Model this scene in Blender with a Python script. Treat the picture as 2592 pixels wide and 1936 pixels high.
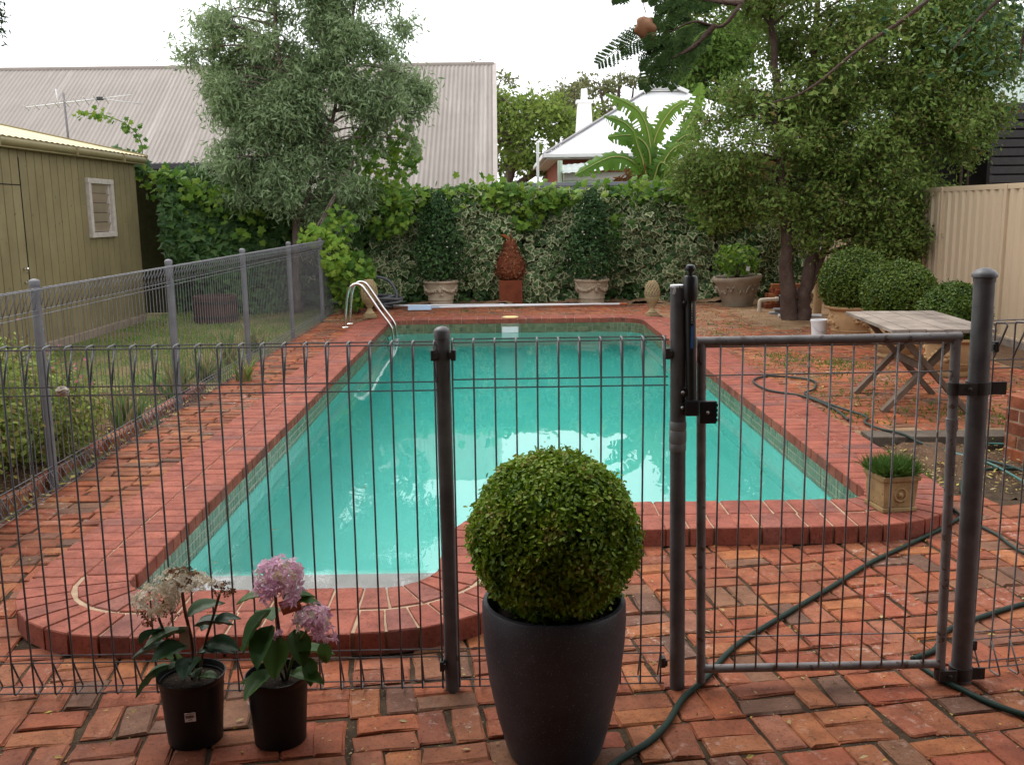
import bpy, bmesh, math, random
import numpy as np
from mathutils import Vector, Matrix

# ------------------------------------------------------------------ scene, camera, sky, sun, exposure
sc = bpy.context.scene
for o in list(bpy.data.objects):
    bpy.data.objects.remove(o)
COL = sc.collection
CAM_R = np.array([[0.99985, 0.01464, -0.00880], [-0.01120, 0.17316, -0.98483], [-0.01289, 0.98478, 0.17330]])
CAM_H = 1.62
cam_data = bpy.data.cameras.new('camera')
cam_data.sensor_width = 36.0
cam_data.sensor_fit = 'HORIZONTAL'
cam_data.lens = 34.34
cam_data.clip_start = 0.05
cam_data.clip_end = 2000.0
cam = bpy.data.objects.new('camera', cam_data)
COL.objects.link(cam)
_q = Matrix([list(r) for r in CAM_R]).to_quaternion().normalized()
cam.rotation_mode = 'QUATERNION'
cam.rotation_quaternion = _q
cam.location = (0, 0, CAM_H)
sc.camera = cam

SUN_EL, SUN_AZ = math.radians(58), math.radians(200)   # high, behind the cloud, over the left shoulder of the pool
world = bpy.data.worlds.new('World')
sc.world = world
world.use_nodes = True
wn, wl = world.node_tree.nodes, world.node_tree.links
wn.clear()
w_out = wn.new('ShaderNodeOutputWorld')
w_bg = wn.new('ShaderNodeBackground')
w_sky = wn.new('ShaderNodeTexSky')
w_sky.sky_type = 'NISHITA'
w_sky.sun_disc = False
w_sky.sun_elevation = SUN_EL
w_sky.sun_rotation = math.radians(-60)
w_sky.air_density = 1.0
w_sky.dust_density = 4.0
w_mix = wn.new('ShaderNodeMix')
w_mix.data_type = 'RGBA'
w_mix.inputs[0].default_value = 0.93                  # closed cloud cover over the clear-sky model
w_mix.inputs[7].default_value = (11.3, 11.5, 11.8, 1)
wl.new(w_sky.outputs[0], w_mix.inputs[6])
wl.new(w_mix.outputs[2], w_bg.inputs[0])
w_bg.inputs[1].default_value = 0.10
wl.new(w_bg.outputs[0], w_out.inputs[0])

sun_d = bpy.data.lights.new('sun', 'SUN')
sun_d.energy = 1.4
sun_d.angle = math.radians(35)
sun_d.color = (1.0, 0.96, 0.9)
sun = bpy.data.objects.new('sun', sun_d)
COL.objects.link(sun)
_sd = Vector((-0.45, 0.55, 1.05)).normalized()          # direction towards the sun
sun.rotation_mode = 'QUATERNION'
sun.rotation_quaternion = _sd.to_track_quat('Z', 'Y')
w_sky.sun_elevation = math.asin(_sd.z)
w_sky.sun_rotation = math.atan2(_sd.x, _sd.y)

sc.view_settings.view_transform = 'Standard'
sc.view_settings.look = 'None'
sc.view_settings.gamma = 1.0
sc.view_settings.exposure = 0.72
sc.view_settings.use_curve_mapping = False
sc.render.engine = 'CYCLES'
sc.cycles.use_denoising = True
sc.cycles.max_bounces = 8
sc.cycles.diffuse_bounces = 2
sc.cycles.glossy_bounces = 3
sc.cycles.transmission_bounces = 6
sc.cycles.transparent_max_bounces = 8
sc.cycles.sample_clamp_indirect = 6.0
sc.cycles.caustics_refractive = True
sc.cycles.caustics_reflective = False
sc.cycles.use_adaptive_sampling = True
sc.cycles.adaptive_threshold = 0.015
sc.render.film_transparent = False

RNG = np.random.default_rng(7)
random.seed(7)
PI = math.pi

# ------------------------------------------------------------------ helpers
def project(p):
    c = CAM_R.T @ (np.asarray(p, float) - np.array([0, 0, CAM_H]))
    if c[2] > -0.05:
        return None
    return (c[0] / -c[2] * 0.9539 + 0.5, -c[1] / -c[2] * 0.9539 + 0.373, -c[2])   # x in 0..1, y in 0..0.747

def in_frame(p, m=0.0):
    q = project(p)
    return q is not None and -m < q[0] < 1 + m and -m < q[1] < 0.747 + m

def tag(o, label=None, cat=None, group=None, kind=None):
    if label: o['label'] = label
    if cat: o['category'] = cat
    if group: o['group'] = group
    if kind: o['kind'] = kind
    return o

def thing(name, label, cat, loc=(0, 0, 0), rz=0.0, group=None):
    o = bpy.data.objects.new(name, None)
    o.empty_display_size = 0.1
    COL.objects.link(o)
    o.location = loc
    o.rotation_euler = (0, 0, rz)
    return tag(o, label, cat, group)

def put(name, me, parent=None, loc=(0, 0, 0), rot=(0, 0, 0), scale=(1, 1, 1)):
    o = bpy.data.objects.new(name, me)
    COL.objects.link(o)
    o.location = loc
    o.rotation_euler = rot
    o.scale = scale
    if parent is not None:
        o.parent = parent
    return o

def setmat(me, mat):
    if mat is not None:
        me.materials.append(mat)

def np_mesh(name, verts, loops, totals, mat=None, smooth=False, attrs=None):
    me = bpy.data.meshes.new(name)
    verts = np.ascontiguousarray(verts, dtype=np.float32)
    loops = np.ascontiguousarray(loops, dtype=np.int32)
    totals = np.ascontiguousarray(totals, dtype=np.int32)
    starts = np.concatenate([[0], np.cumsum(totals)[:-1]]).astype(np.int32)
    me.vertices.add(len(verts))
    me.vertices.foreach_set('co', verts.ravel())
    me.loops.add(len(loops))
    me.loops.foreach_set('vertex_index', loops)
    me.polygons.add(len(totals))
    me.polygons.foreach_set('loop_start', starts)
    me.polygons.foreach_set('loop_total', totals)
    me.polygons.foreach_set('use_smooth', np.full(len(totals), smooth, dtype=bool))
    me.update(calc_edges=True)
    if attrs:
        for k, a in attrs.items():
            at = me.attributes.new(k, 'FLOAT', 'POINT')
            at.data.foreach_set('value', np.ascontiguousarray(a, dtype=np.float32))
    setmat(me, mat)
    return me

class MB:
    """collects shapes into one mesh"""
    def __init__(s, off=(0, 0, 0)):
        s.v, s.f, s.off = [], [], Vector(off)
    def add(s, vs, fs):
        n = len(s.v)
        s.v += [tuple(Vector(v) - s.off) for v in vs]
        s.f += [tuple(i + n for i in f) for f in fs]
        return s
    def box(s, c, size, rot=None):
        hx, hy, hz = size[0] / 2, size[1] / 2, size[2] / 2
        vs = [Vector((x, y, z)) for z in (-hz, hz) for y in (-hy, hy) for x in (-hx, hx)]
        if rot is not None:
            vs = [rot @ v for v in vs]
        c = Vector(c)
        return s.add([v + c for v in vs], [(0, 2, 3, 1), (4, 5, 7, 6), (0, 1, 5, 4), (2, 6, 7, 3), (0, 4, 6, 2), (1, 3, 7, 5)])
    def bar(s, a, b, w, h, up=(0, 0, 1)):
        a, b = Vector(a), Vector(b)
        d = b - a
        y = d.normalized()
        x = y.cross(Vector(up))
        if x.length < 1e-5:
            x = y.cross(Vector((1, 0, 0)))
        x.normalize()
        z = x.cross(y)
        R = Matrix((x, y, z)).transposed()
        return s.box((a + b) / 2, (w, d.length, h), R)
    def tube(s, pts, r, n=8, closed=False, cap=True):
        pts = [Vector(p) for p in pts]
        m = len(pts)
        rs = r if hasattr(r, '__len__') else [r] * m
        tang = []
        for i in range(m):
            if closed:
                t = pts[(i + 1) % m] - pts[i - 1]
            else:
                t = pts[min(i + 1, m - 1)] - pts[max(i - 1, 0)]
            if t.length < 1e-9: t = Vector((0, 0, 1))
            tang.append(t.normalized())
        ref = Vector((0, 0, 1)) if abs(tang[0].z) < 0.9 else Vector((1, 0, 0))
        u = tang[0].cross(ref).normalized()
        vs, fs = [], []
        for i in range(m):
            t = tang[i]
            u = (u - t * u.dot(t))
            if u.length < 1e-6: u = t.cross(Vector((0.3, 0.7, 0.2)))
            u.normalize()
            w = t.cross(u)
            for k in range(n):
                a = 2 * PI * k / n
                vs.append(pts[i] + (u * math.cos(a) + w * math.sin(a)) * rs[i])
        rng = m if closed else m - 1
        for i in range(rng):
            j = (i + 1) % m
            for k in range(n):
                l = (k + 1) % n
                fs.append((i * n + k, i * n + l, j * n + l, j * n + k))
        if cap and not closed:
            fs.append(tuple(range(n - 1, -1, -1)))
            fs.append(tuple((m - 1) * n + k for k in range(n)))
        return s.add(vs, fs)
    def lathe(s, prof, n=28, c=(0, 0, 0), fn=None):
        c = Vector(c)
        vs, fs = [], []
        for r, z in prof:
            for k in range(n):
                a = 2 * PI * k / n
                rr = r if fn is None else r * fn(a, z)
                vs.append(c + Vector((rr * math.cos(a), rr * math.sin(a), z)))
        for i in range(len(prof) - 1):
            for k in range(n):
                l = (k + 1) % n
                fs.append((i * n + k, i * n + l, (i + 1) * n + l, (i + 1) * n + k))
        fs.append(tuple(range(n - 1, -1, -1)))
        fs.append(tuple((len(prof) - 1) * n + k for k in range(n)))
        return s.add(vs, fs)
    def ball(s, c, r, n=10, m=7, sc=(1, 1, 1)):
        prof = [(max(1e-4, math.sin(PI * i / m)) * r, -math.cos(PI * i / m) * r) for i in range(m + 1)]
        k0 = len(s.v)
        s.lathe(prof, n, (0, 0, 0))
        c = Vector(c)
        for i in range(k0, len(s.v)):
            v = Vector(s.v[i]) + s.off
            s.v[i] = tuple(Vector((v.x * sc[0], v.y * sc[1], v.z * sc[2])) + c - s.off)
        return s
    def mesh(s, name, mat, smooth=False, bevel=0.0):
        me = bpy.data.meshes.new(name)
        me.from_pydata(s.v, [], s.f)
        if bevel > 0:
            bm = bmesh.new(); bm.from_mesh(me)
            bmesh.ops.bevel(bm, geom=bm.edges[:], offset=bevel, segments=2, affect='EDGES', profile=0.6, clamp_overlap=True)
            bm.to_mesh(me); bm.free()
        if smooth:
            me.polygons.foreach_set('use_smooth', [True] * len(me.polygons))
            if smooth == 'auto':
                me.set_sharp_from_angle(angle=math.radians(40))
        me.update()
        setmat(me, mat)
        return me
    def build(s, name, mat, parent=None, smooth=False, bevel=0.0, loc=(0, 0, 0)):
        return put(name, s.mesh(name, mat, smooth, bevel), parent, loc)

def cr(pts, n=8, closed=False):
    """Catmull-Rom through pts"""
    P = [Vector(p) for p in pts]
    m = len(P)
    out = []
    for i in range(m if closed else m - 1):
        if closed:
            a, b, c, d = P[i - 1], P[i], P[(i + 1) % m], P[(i + 2) % m]
        else:
            a, b, c, d = P[max(i - 1, 0)], P[i], P[i + 1], P[min(i + 2, m - 1)]
        for k in range(n):
            t = k / n
            out.append(0.5 * ((2 * b) + (c - a) * t + (2 * a - 5 * b + 4 * c - d) * t * t + (3 * b - a - 3 * c + d) * t ** 3))
    if not closed:
        out.append(P[-1])
    return out

def copy_tree(o, parent=None):
    c = o.copy()
    COL.objects.link(c)
    c.parent = parent
    for ch in o.children:
        if ch is not c:
            copy_tree(ch, c)
    return c

# ------------------------------------------------------------------ procedural materials
class NT:
    def __init__(s, name):
        s.m = bpy.data.materials.new(name)
        s.m.use_nodes = True
        s.n, s.l = s.m.node_tree.nodes, s.m.node_tree.links
        s.b = s.n['Principled BSDF']
        s.out = s.n['Material Output']
    def new(s, t, **k):
        x = s.n.new(t)
        for a, v in k.items():
            setattr(x, a, v)
        return x
    def link(s, a, b): s.l.new(a, b)
    def pos(s): return s.new('ShaderNodeNewGeometry').outputs['Position']
    def noise(s, vec, scale, detail=4, rough=0.55, dist=0.0):
        n = s.new('ShaderNodeTexNoise')
        n.inputs['Scale'].default_value = scale
        n.inputs['Detail'].default_value = detail
        n.inputs['Roughness'].default_value = rough
        n.inputs['Distortion'].default_value = dist
        if vec is not None: s.link(vec, n.inputs['Vector'])
        return n.outputs['Fac']
    def ramp(s, fac, stops, interp='LINEAR'):
        r = s.new('ShaderNodeValToRGB')
        r.color_ramp.interpolation = interp
        e = r.color_ramp.elements
        while len(e) < len(stops): e.new(0.5)
        for i, (p, c) in enumerate(stops):
            e[i].position = p
            e[i].color = (c, c, c, 1) if not hasattr(c, '__len__') else (c[0], c[1], c[2], 1)
        s.link(fac, r.inputs['Fac'])
        return r.outputs['Color']
    def mix(s, fac, a, b, mode='MIX'):
        m = s.new('ShaderNodeMix', data_type='RGBA', blend_type=mode)
        for sock, v in ((m.inputs[0], fac), (m.inputs[6], a), (m.inputs[7], b)):
            if hasattr(v, 'is_output') or isinstance(v, bpy.types.NodeSocket): s.link(v, sock)
            elif hasattr(v, '__len__'): sock.default_value = (v[0], v[1], v[2], 1)
            else: sock.default_value = v
        return m.outputs[2]
    def math(s, op, a, b=0.0):
        m = s.new('ShaderNodeMath', operation=op)
        for sock, v in ((m.inputs[0], a), (m.inputs[1], b)):
            if isinstance(v, bpy.types.NodeSocket): s.link(v, sock)
            else: sock.default_value = v
        return m.outputs[0]
    def rnd(s):
        a = s.new('ShaderNodeAttribute', attribute_name='tone').outputs['Fac']
        o = s.new('ShaderNodeObjectInfo').outputs['Random']
        return s.math('FRACT', s.math('ADD', a, o))
    def bump(s, h, strength=0.3, dist=0.01):
        b = s.new('ShaderNodeBump')
        b.inputs['Strength'].default_value = strength
        b.inputs['Distance'].default_value = dist
        s.link(h, b.inputs['Height'])
        s.link(b.outputs[0], s.b.inputs['Normal'])
    def set(s, col=None, rough=None, metal=None, spec=None):
        for k, v in (('Base Color', col), ('Roughness', rough), ('Metallic', metal), ('Specular IOR Level', spec)):
            if v is None: continue
            if isinstance(v, bpy.types.NodeSocket): s.link(v, s.b.inputs[k])
            elif hasattr(v, '__len__'): s.b.inputs[k].default_value = (v[0], v[1], v[2], 1)
            else: s.b.inputs[k].default_value = v
        return s.m

def M(name, c1, c2=None, rough=0.6, scale=8.0, bump=0.0, bscale=None, metal=0.0, spec=0.4, lo=0.35, hi=0.68, tone=0.0, speck=None, speck_scale=60, speck_at=0.66, dist=0.004):
    t = NT(name)
    p = t.pos()
    c2 = c2 or tuple(x * 0.75 for x in c1)
    col = t.ramp(t.noise(p, scale, 5, 0.6), [(lo, c1), (hi, c2)])
    if speck:
        f = t.ramp(t.noise(p, speck_scale, 2, 0.5), [(speck_at, 0.0), (speck_at + 0.06, 1.0)])
        col = t.mix(f, col, speck)
    if tone:
        hs = t.new('ShaderNodeHueSaturation')
        v = t.math('ADD', t.math('MULTIPLY', t.rnd(), tone), 1 - tone / 2)
        t.link(v, hs.inputs['Value'])
        t.link(col, hs.inputs['Color'])
        col = hs.outputs[0]
    if bump:
        t.bump(t.noise(p, bscale or scale * 6, 4, 0.6), bump, dist)
    rr = t.math('ADD', t.math('MULTIPLY', t.noise(p, scale * 2.3, 3), 0.25), rough - 0.12)
    return t.set(col, rr, metal, 0.12 if rough > 0.79 else spec)

def leafm(name, cols, trans=0.3, rough=0.5, spec=0.35, edge=None, edge_at=(0.45, 0.62), tcol=None):
    """leaf material: colour by leaf (attribute tone), optional pale margin (attribute edge)"""
    t = NT(name)
    stops = [(i / max(1, len(cols) - 1), c) for i, c in enumerate(cols)]
    col = t.ramp(t.rnd(), stops)
    col = t.mix(0.35, col, t.mix(t.noise(t.pos(), 2.2, 3), (0.45, 0.45, 0.45), (1.35, 1.35, 1.35)), 'MULTIPLY')
    if edge:
        e = t.new('ShaderNodeAttribute', attribute_name='edge').outputs['Fac']
        e = t.math('ADD', e, t.math('MULTIPLY', t.math('SUBTRACT', t.noise(t.pos(), 45, 2), 0.5), 0.7))
        e = t.math('ADD', e, t.math('MULTIPLY', t.math('SUBTRACT', t.rnd(), 0.55), 0.35))
        col = t.mix(t.ramp(e, [(edge_at[0], 0.0), (edge_at[1], 1.0)]), col, edge)
    t.set(col, rough + 0.06, 0, spec * 0.45)
    tr = t.new('ShaderNodeBsdfTranslucent')
    t.link(col, tr.inputs[0])
    mx = t.new('ShaderNodeMixShader')
    mx.inputs[0].default_value = trans
    t.link(t.b.outputs[0], mx.inputs[1])
    t.link(tr.outputs[0], mx.inputs[2])
    t.link(mx.outputs[0], t.out.inputs[0])
    return t.m

# ------------------------------------------------------------------ leaves and bricks in bulk
def _tpl(v, f, edge=None):
    v = np.array(v, float)
    loops = np.array([i for q in f for i in q])
    tot = np.array([len(q) for q in f])
    return dict(v=v, loops=loops, tot=tot, edge=np.array(edge if edge is not None else [0.0] * len(v)))

T_FOLD = _tpl([(0, 0, 0), (-.23, .45, .06), (0, 1, 0), (.23, .45, .06)], [(0, 3, 2), (0, 2, 1)])
T_NARROW = _tpl([(0, 0, 0), (-.13, .45, .04), (0, 1, -.06), (.13, .45, .04)], [(0, 3, 2), (0, 2, 1)])
T_ROUND = _tpl([(0, 0, 0), (-.3, .32, .07), (-.24, .75, .06), (0, 1, 0), (.24, .75, .06), (.3, .32, .07)], [(0, 5, 4, 3), (0, 3, 2, 1)])
_iv = [(0, .12), (-.36, .02), (-.5, .36), (-.24, .52), (0, 1.0), (.24, .52), (.5, .36), (.36, .02)]
T_IVY = _tpl([(0, .4, .06)] + [(x, y, -.02 - .05 * abs(x)) for x, y in _iv], [(0, 1 + (i + 1) % 8, 1 + i) for i in range(8)], [0] + [1] * 8)
_gv = [(0, .1), (-.3, -.05), (-.52, .2), (-.36, .38), (-.6, .62), (-.26, .68), (0, 1.0), (.26, .68), (.6, .62), (.36, .38), (.52, .2), (.3, -.05)]
T_GRAPE = _tpl([(0, .42, .07)] + [(x, y, -.1 * abs(x)) for x, y in _gv], [(0, 1 + (i + 1) % 12, 1 + i) for i in range(12)], [0] + [1] * 12)
T_BLADE = _tpl([(-.06, 0, 0), (.06, 0, 0), (.04, .6, .08), (-.04, .6, .08), (0, 1, .3)], [(0, 1, 2, 3), (3, 2, 4)])
T_TRI = _tpl([(-.07, 0, 0), (.07, 0, 0), (0, 1, .12)], [(0, 1, 2)])

def frames(nrm, rng, spread=0.6, droop=0.0):
    """rotation matrices whose Z is near nrm and whose Y (leaf tip) points anywhere, pulled down by droop"""
    n = len(nrm)
    z = nrm + rng.normal(0, spread, (n, 3))
    z /= np.linalg.norm(z, axis=1, keepdims=True) + 1e-9
    y = rng.normal(0, 1, (n, 3)) + np.array([0, 0, -droop])
    y -= z * np.sum(y * z, 1, keepdims=True)
    y /= np.linalg.norm(y, axis=1, keepdims=True) + 1e-9
    x = np.cross(y, z)
    return np.stack([x, y, z], 2)      # columns

def bulk(name, tpl, P, R, S, mat, parent=None, smooth=False, tone=None, kind=None, off=(0, 0, 0), tpls=None):
    n = len(P)
    V = tpl['v']
    W = np.einsum('nij,nkj->nki', R, V[None] * np.asarray(S).reshape(n, 1, -1)) + np.asarray(P)[:, None, :] - np.array(off)
    m = len(V)
    loops = (tpl['loops'][None] + (np.arange(n) * m)[:, None]).ravel()
    tot = np.tile(tpl['tot'], n)
    if tone is None: tone = RNG.random(n)
    me = np_mesh(name, W.reshape(-1, 3), loops, tot, mat, smooth, {'tone': np.repeat(tone, m), 'edge': np.tile(tpl['edge'], n)})
    o = put(name, me, parent)
    if kind: o['kind'] = kind
    return o

def ellip(n, rng, c, r, shell=0.0):
    """points in an ellipsoid, pushed to its shell"""
    d = rng.normal(0, 1, (n, 3))
    d /= np.linalg.norm(d, axis=1, keepdims=True)
    u = rng.random(n) ** (1 / 3)
    u = shell + (1 - shell) * u if shell else u
    return np.array(c) + d * u[:, None] * np.array(r), d
# ------------------------------------------------------------------ the materials of the place
def paver_mat(name, stops, salt=0.5, dark=0.5):
    t = NT(name)
    p = t.pos()
    col = t.ramp(t.rnd(), stops)
    col = t.mix(t.ramp(t.noise(p, 9, 5, 0.65), [(0.38, 0.0), (0.68, 1.0)]), col, t.mix(1.0, col, (0.58, 0.52, 0.50), 'MULTIPLY'))
    col = t.mix(t.ramp(t.noise(p, 30, 3, 0.7), [(0.35, 0.6), (0.7, 0.0)]), col, t.mix(1.0, col, (1.25, 1.15, 1.1), 'MULTIPLY'))
    sp = t.ramp(t.noise(p, 230, 2, 0.5), [(0.62, 0.0), (0.68, dark)])
    col = t.mix(sp, col, (0.045, 0.03, 0.025))
    big = t.ramp(t.noise(p, 1.6, 3, 0.6), [(0.5, 0.0), (0.7, 1.0)])
    fine = t.ramp(t.noise(p, 22, 5, 0.75), [(0.54, 0.0), (0.66, 1.0)])
    col = t.mix(t.math('MULTIPLY', t.math('MULTIPLY', big, fine), salt), col, (0.52, 0.42, 0.36))
    pit = t.ramp(t.noise(p, 75, 3, 0.6), [(0.56, 0.0), (0.66, 0.75)])
    col = t.mix(pit, col, t.mix(1.0, col, (0.5, 0.45, 0.42), 'MULTIPLY'))
    dirt = t.ramp(t.noise(p, 3.1, 5, 0.7), [(0.52, 0.0), (0.74, 0.5)])
    col = t.mix(t.math('MULTIPLY', dirt, dark), col, (0.085, 0.05, 0.033))
    t.bump(t.mix(0.5, t.noise(p, 60, 5, 0.7), t.noise(p, 14, 3, 0.6)), 0.6, 0.007)
    return t.set(col, t.math('ADD', t.math('MULTIPLY', t.noise(p, 20, 3), 0.3), 0.55), 0, 0.16)

paver = paver_mat('old red paving brick', [(0.0, (0.22, 0.06496, 0.0336)), (0.15, (0.308, 0.0952, 0.04032)), (0.3, (0.187, 0.0616, 0.0336)), (0.45, (0.341, 0.1288, 0.0504)), (0.58, (0.242, 0.09184, 0.0448)), (0.72, (0.286, 0.0784, 0.04032)), (0.82, (0.209, 0.1008, 0.05376)), (0.92, (0.121, 0.06496, 0.0448)), (1.0, (0.33, 0.1232, 0.0672))], 0.95, 0.6)
coping_mat = paver_mat('smooth red coping brick', [(0.0, (0.253, 0.07458, 0.05016)), (0.35, (0.3025, 0.09492, 0.06156)), (0.6, (0.2475, 0.07684, 0.05358)), (0.8, (0.2805, 0.08588, 0.057)), (0.92, (0.1815, 0.07458, 0.0627)), (1.0, (0.3135, 0.1062, 0.07068))], 0.15, 0.5)
mortar = M('cream lime mortar', (0.425, 0.3132, 0.2112), (0.306, 0.2088, 0.1408), 0.9, 20, 0.4, 90)
joint_soil = M('dark joint soil', (0.032, 0.021, 0.014), (0.075, 0.05, 0.03), 0.95, 14, 0.8, 60, speck=(0.17, 0.12, 0.07), speck_scale=90, dist=0.01)
soil = M('brown garden soil', (0.075, 0.042, 0.026), (0.13, 0.078, 0.046), 0.95, 5, 0.9, 40, speck=(0.33, 0.24, 0.14), speck_scale=70, dist=0.02)
terra_soil = M('red brown dusty soil', (0.204, 0.1148, 0.063), (0.288, 0.189, 0.112), 0.95, 4, 0.9, 40, speck=(0.432, 0.3375, 0.196), speck_scale=60, dist=0.02)
lawn_soil = M('patchy lawn ground', (0.085, 0.115, 0.028), (0.18, 0.13, 0.065), 0.95, 1.7, 0.6, 40, speck=(0.24, 0.17, 0.09), speck_scale=30)
far_ground = M('far ground', (0.11, 0.10, 0.05), (0.16, 0.13, 0.08), 0.95, 0.6)
fence_paint = M('charcoal fence paint', (0.0672, 0.06442, 0.06854), (0.12, 0.1152, 0.119), 0.45, 12, 0.15, 120, spec=0.5)
fence_grey = M('weathered grey fence paint', (0.125, 0.122, 0.135), (0.17, 0.165, 0.175), 0.55, 9, 0.15, 90)
gate_paint = M('worn brown grey gate paint', (0.1265, 0.1127, 0.1086), (0.209, 0.1955, 0.1947), 0.5, 14, 0.2, 80, speck=(0.077, 0.05175, 0.0413), speck_scale=40, speck_at=0.62)
black_plastic = M('black latch plastic', (0.012, 0.012, 0.014), (0.02, 0.02, 0.022), 0.35, 20, spec=0.5)
black_steel = M('black strap steel', (0.022, 0.020, 0.020), (0.05, 0.042, 0.038), 0.5, 30, 0.2)
screw_metal = M('zinc screw', (0.5, 0.5, 0.5), rough=0.35, metal=1)
white_paint = M('white paint', (0.78, 0.78, 0.76), (0.7, 0.7, 0.68), 0.5, 6)
blue_print = M('blue print', (0.03, 0.13, 0.38), (0.05, 0.16, 0.42), 0.4, 90)
pot_dark = M('speckled charcoal pot glaze', (0.02167, 0.02362, 0.03003), (0.04335, 0.04592, 0.0546), 0.48, 5, 0.15, 150, spec=0.35, speck=(0.1403, 0.1443, 0.1707), speck_scale=260, speck_at=0.64)
nursery = M('black nursery plastic', (0.005, 0.005, 0.0055), (0.008, 0.008, 0.0085), 0.45, 15, spec=0.3)
potting = M('potting mix', (0.014, 0.010, 0.007), (0.032, 0.021, 0.014), 0.95, 60, 1.0, 160, speck=(0.12, 0.08, 0.05), speck_scale=120, dist=0.01)
sandstone = M('cast stone', (0.46, 0.37, 0.27), (0.34, 0.27, 0.19), 0.85, 7, 0.5, 70, speck=(0.25, 0.19, 0.13), speck_scale=80)
greystone = M('grey cast stone', (0.36, 0.30, 0.23), (0.27, 0.22, 0.165), 0.85, 6, 0.5, 70, speck=(0.2, 0.16, 0.11), speck_scale=60)
ochre_stone = M('ochre cast stone', (0.44, 0.29, 0.15), (0.33, 0.21, 0.11), 0.85, 5, 0.5, 60)
finial_stone = M('lichened cast stone', (0.34, 0.25, 0.13), (0.26, 0.20, 0.12), 0.9, 9, 0.5, 70, speck=(0.16, 0.13, 0.08), speck_scale=50)
planter_stone = M('mossy planter stone', (0.36, 0.25, 0.12), (0.23, 0.155, 0.075), 0.9, 12, 0.6, 90, speck=(0.10, 0.075, 0.04), speck_scale=60)
rust = M('rusted steel', (0.20, 0.055, 0.025), (0.13, 0.035, 0.02), 0.8, 6, 0.3, 70, speck=(0.28, 0.10, 0.04), speck_scale=50)
rust_orange = M('orange rusted plate', (0.40, 0.14, 0.06), (0.28, 0.09, 0.04), 0.8, 10, 0.2)  # lighter, more orange rust for the leaf on the pear
chrome = M('polished stainless', (0.75, 0.73, 0.70), (0.6, 0.57, 0.54), 0.16, 8, metal=1)
alu = M('white aluminium pole', (0.72, 0.72, 0.74), (0.62, 0.62, 0.64), 0.35, 5)
orange_plastic = M('orange grip', (0.45, 0.11, 0.03), rough=0.5)
pale_blue = M('pale blue plastic', (0.40, 0.55, 0.72), (0.36, 0.50, 0.66), 0.4, 10)
yellow_lid = M('yellowed plastic', (0.80, 0.66, 0.30), (0.72, 0.6, 0.28), 0.45, 8)
white_plastic = M('white plastic', (0.74, 0.74, 0.75), (0.66, 0.66, 0.67), 0.45, 9)
dirty_white = M('grubby white plastic', (0.60, 0.50, 0.40), (0.5, 0.42, 0.33), 0.55, 12)
hose_green = M('dark green hose', (0.008, 0.022, 0.016), (0.013, 0.030, 0.022), 0.5, 10, spec=0.15)
hose_teal = M('teal hose', (0.02, 0.10, 0.085), (0.03, 0.12, 0.1), 0.4, 10, spec=0.5)
hose_grey = M('grey green hose', (0.040, 0.052, 0.044), (0.030, 0.040, 0.033), 0.55, 10, spec=0.15)
vac_grey = M('grey vacuum hose', (0.07, 0.072, 0.08), (0.095, 0.097, 0.105), 0.5, 10)
old_wood = M('weathered grey timber', (0.26, 0.215, 0.18), (0.15, 0.12, 0.10), 0.85, 5, 0.5, 90, speck=(0.12, 0.095, 0.08), speck_scale=45, tone=0.3)
dark_wood = M('brown timber leg', (0.11, 0.075, 0.055), (0.17, 0.125, 0.095), 0.8, 9, 0.4, 80)
sleeper_wood = M('old sleeper timber', (0.12, 0.095, 0.075), (0.075, 0.058, 0.045), 0.9, 6, 0.7, 60, dist=0.012)
bark = M('dark bark', (0.070, 0.042, 0.034), (0.11, 0.075, 0.06), 0.95, 7, 0.8, 45, dist=0.02)
grey_bark = M('grey brown bark', (0.12, 0.085, 0.07), (0.19, 0.15, 0.13), 0.95, 9, 0.7, 50, dist=0.015)
olive_clad = M('olive painted cladding', (0.2441, 0.1975, 0.1003), (0.1873, 0.1493, 0.07524), 0.6, 2.2, 0.08, 80, speck=(0.1362, 0.1034, 0.05643), speck_scale=14, speck_at=0.68, tone=0.14)
cream_roof = M('cream roof sheet', (0.55, 0.45, 0.23), (0.48, 0.39, 0.20), 0.5, 2)
gutter_mat = M('olive gutter', (0.27, 0.22, 0.11), (0.22, 0.18, 0.09), 0.5, 4)
white_timber = M('flaking white timber', (0.52, 0.47, 0.42), (0.40, 0.35, 0.30), 0.7, 14, 0.4, 90)
louvre_glass = M('dusty louvre glass', (0.36, 0.28, 0.20), (0.30, 0.235, 0.165), 0.35, 5, spec=0.6)
footing = M('concrete footing', (0.30, 0.23, 0.17), (0.22, 0.17, 0.12), 0.9, 8, 0.4)
charcoal_fascia = M('charcoal fascia', (0.035, 0.032, 0.038), (0.045, 0.042, 0.05), 0.5, 3)
weatherboard = M('grey weatherboard', (0.20, 0.19, 0.20), (0.17, 0.16, 0.17), 0.6, 2)
white_roof = M('white painted roof', (0.82, 0.82, 0.82), (0.78, 0.78, 0.79), 0.45, 1)
render_white = M('white render', (0.80, 0.79, 0.77), (0.74, 0.73, 0.71), 0.7, 2)
house_brick = M('house brick', (0.30, 0.085, 0.05), (0.24, 0.07, 0.045), 0.8, 4, tone=0.4)
mint = M('mint green sheet', (0.50, 0.62, 0.46), (0.44, 0.56, 0.42), 0.5, 2)
corru_clear = M('weathered plastic sheet', (0.34, 0.38, 0.36), (0.26, 0.3, 0.28), 0.4, 3)
slate_fence = M('slate grey sheet', (0.24, 0.25, 0.27), (0.21, 0.22, 0.24), 0.5, 2)
cream_sheet = M('cream fence sheet', (0.56, 0.43, 0.29), (0.52, 0.40, 0.27), 0.5, 1.5)
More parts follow.
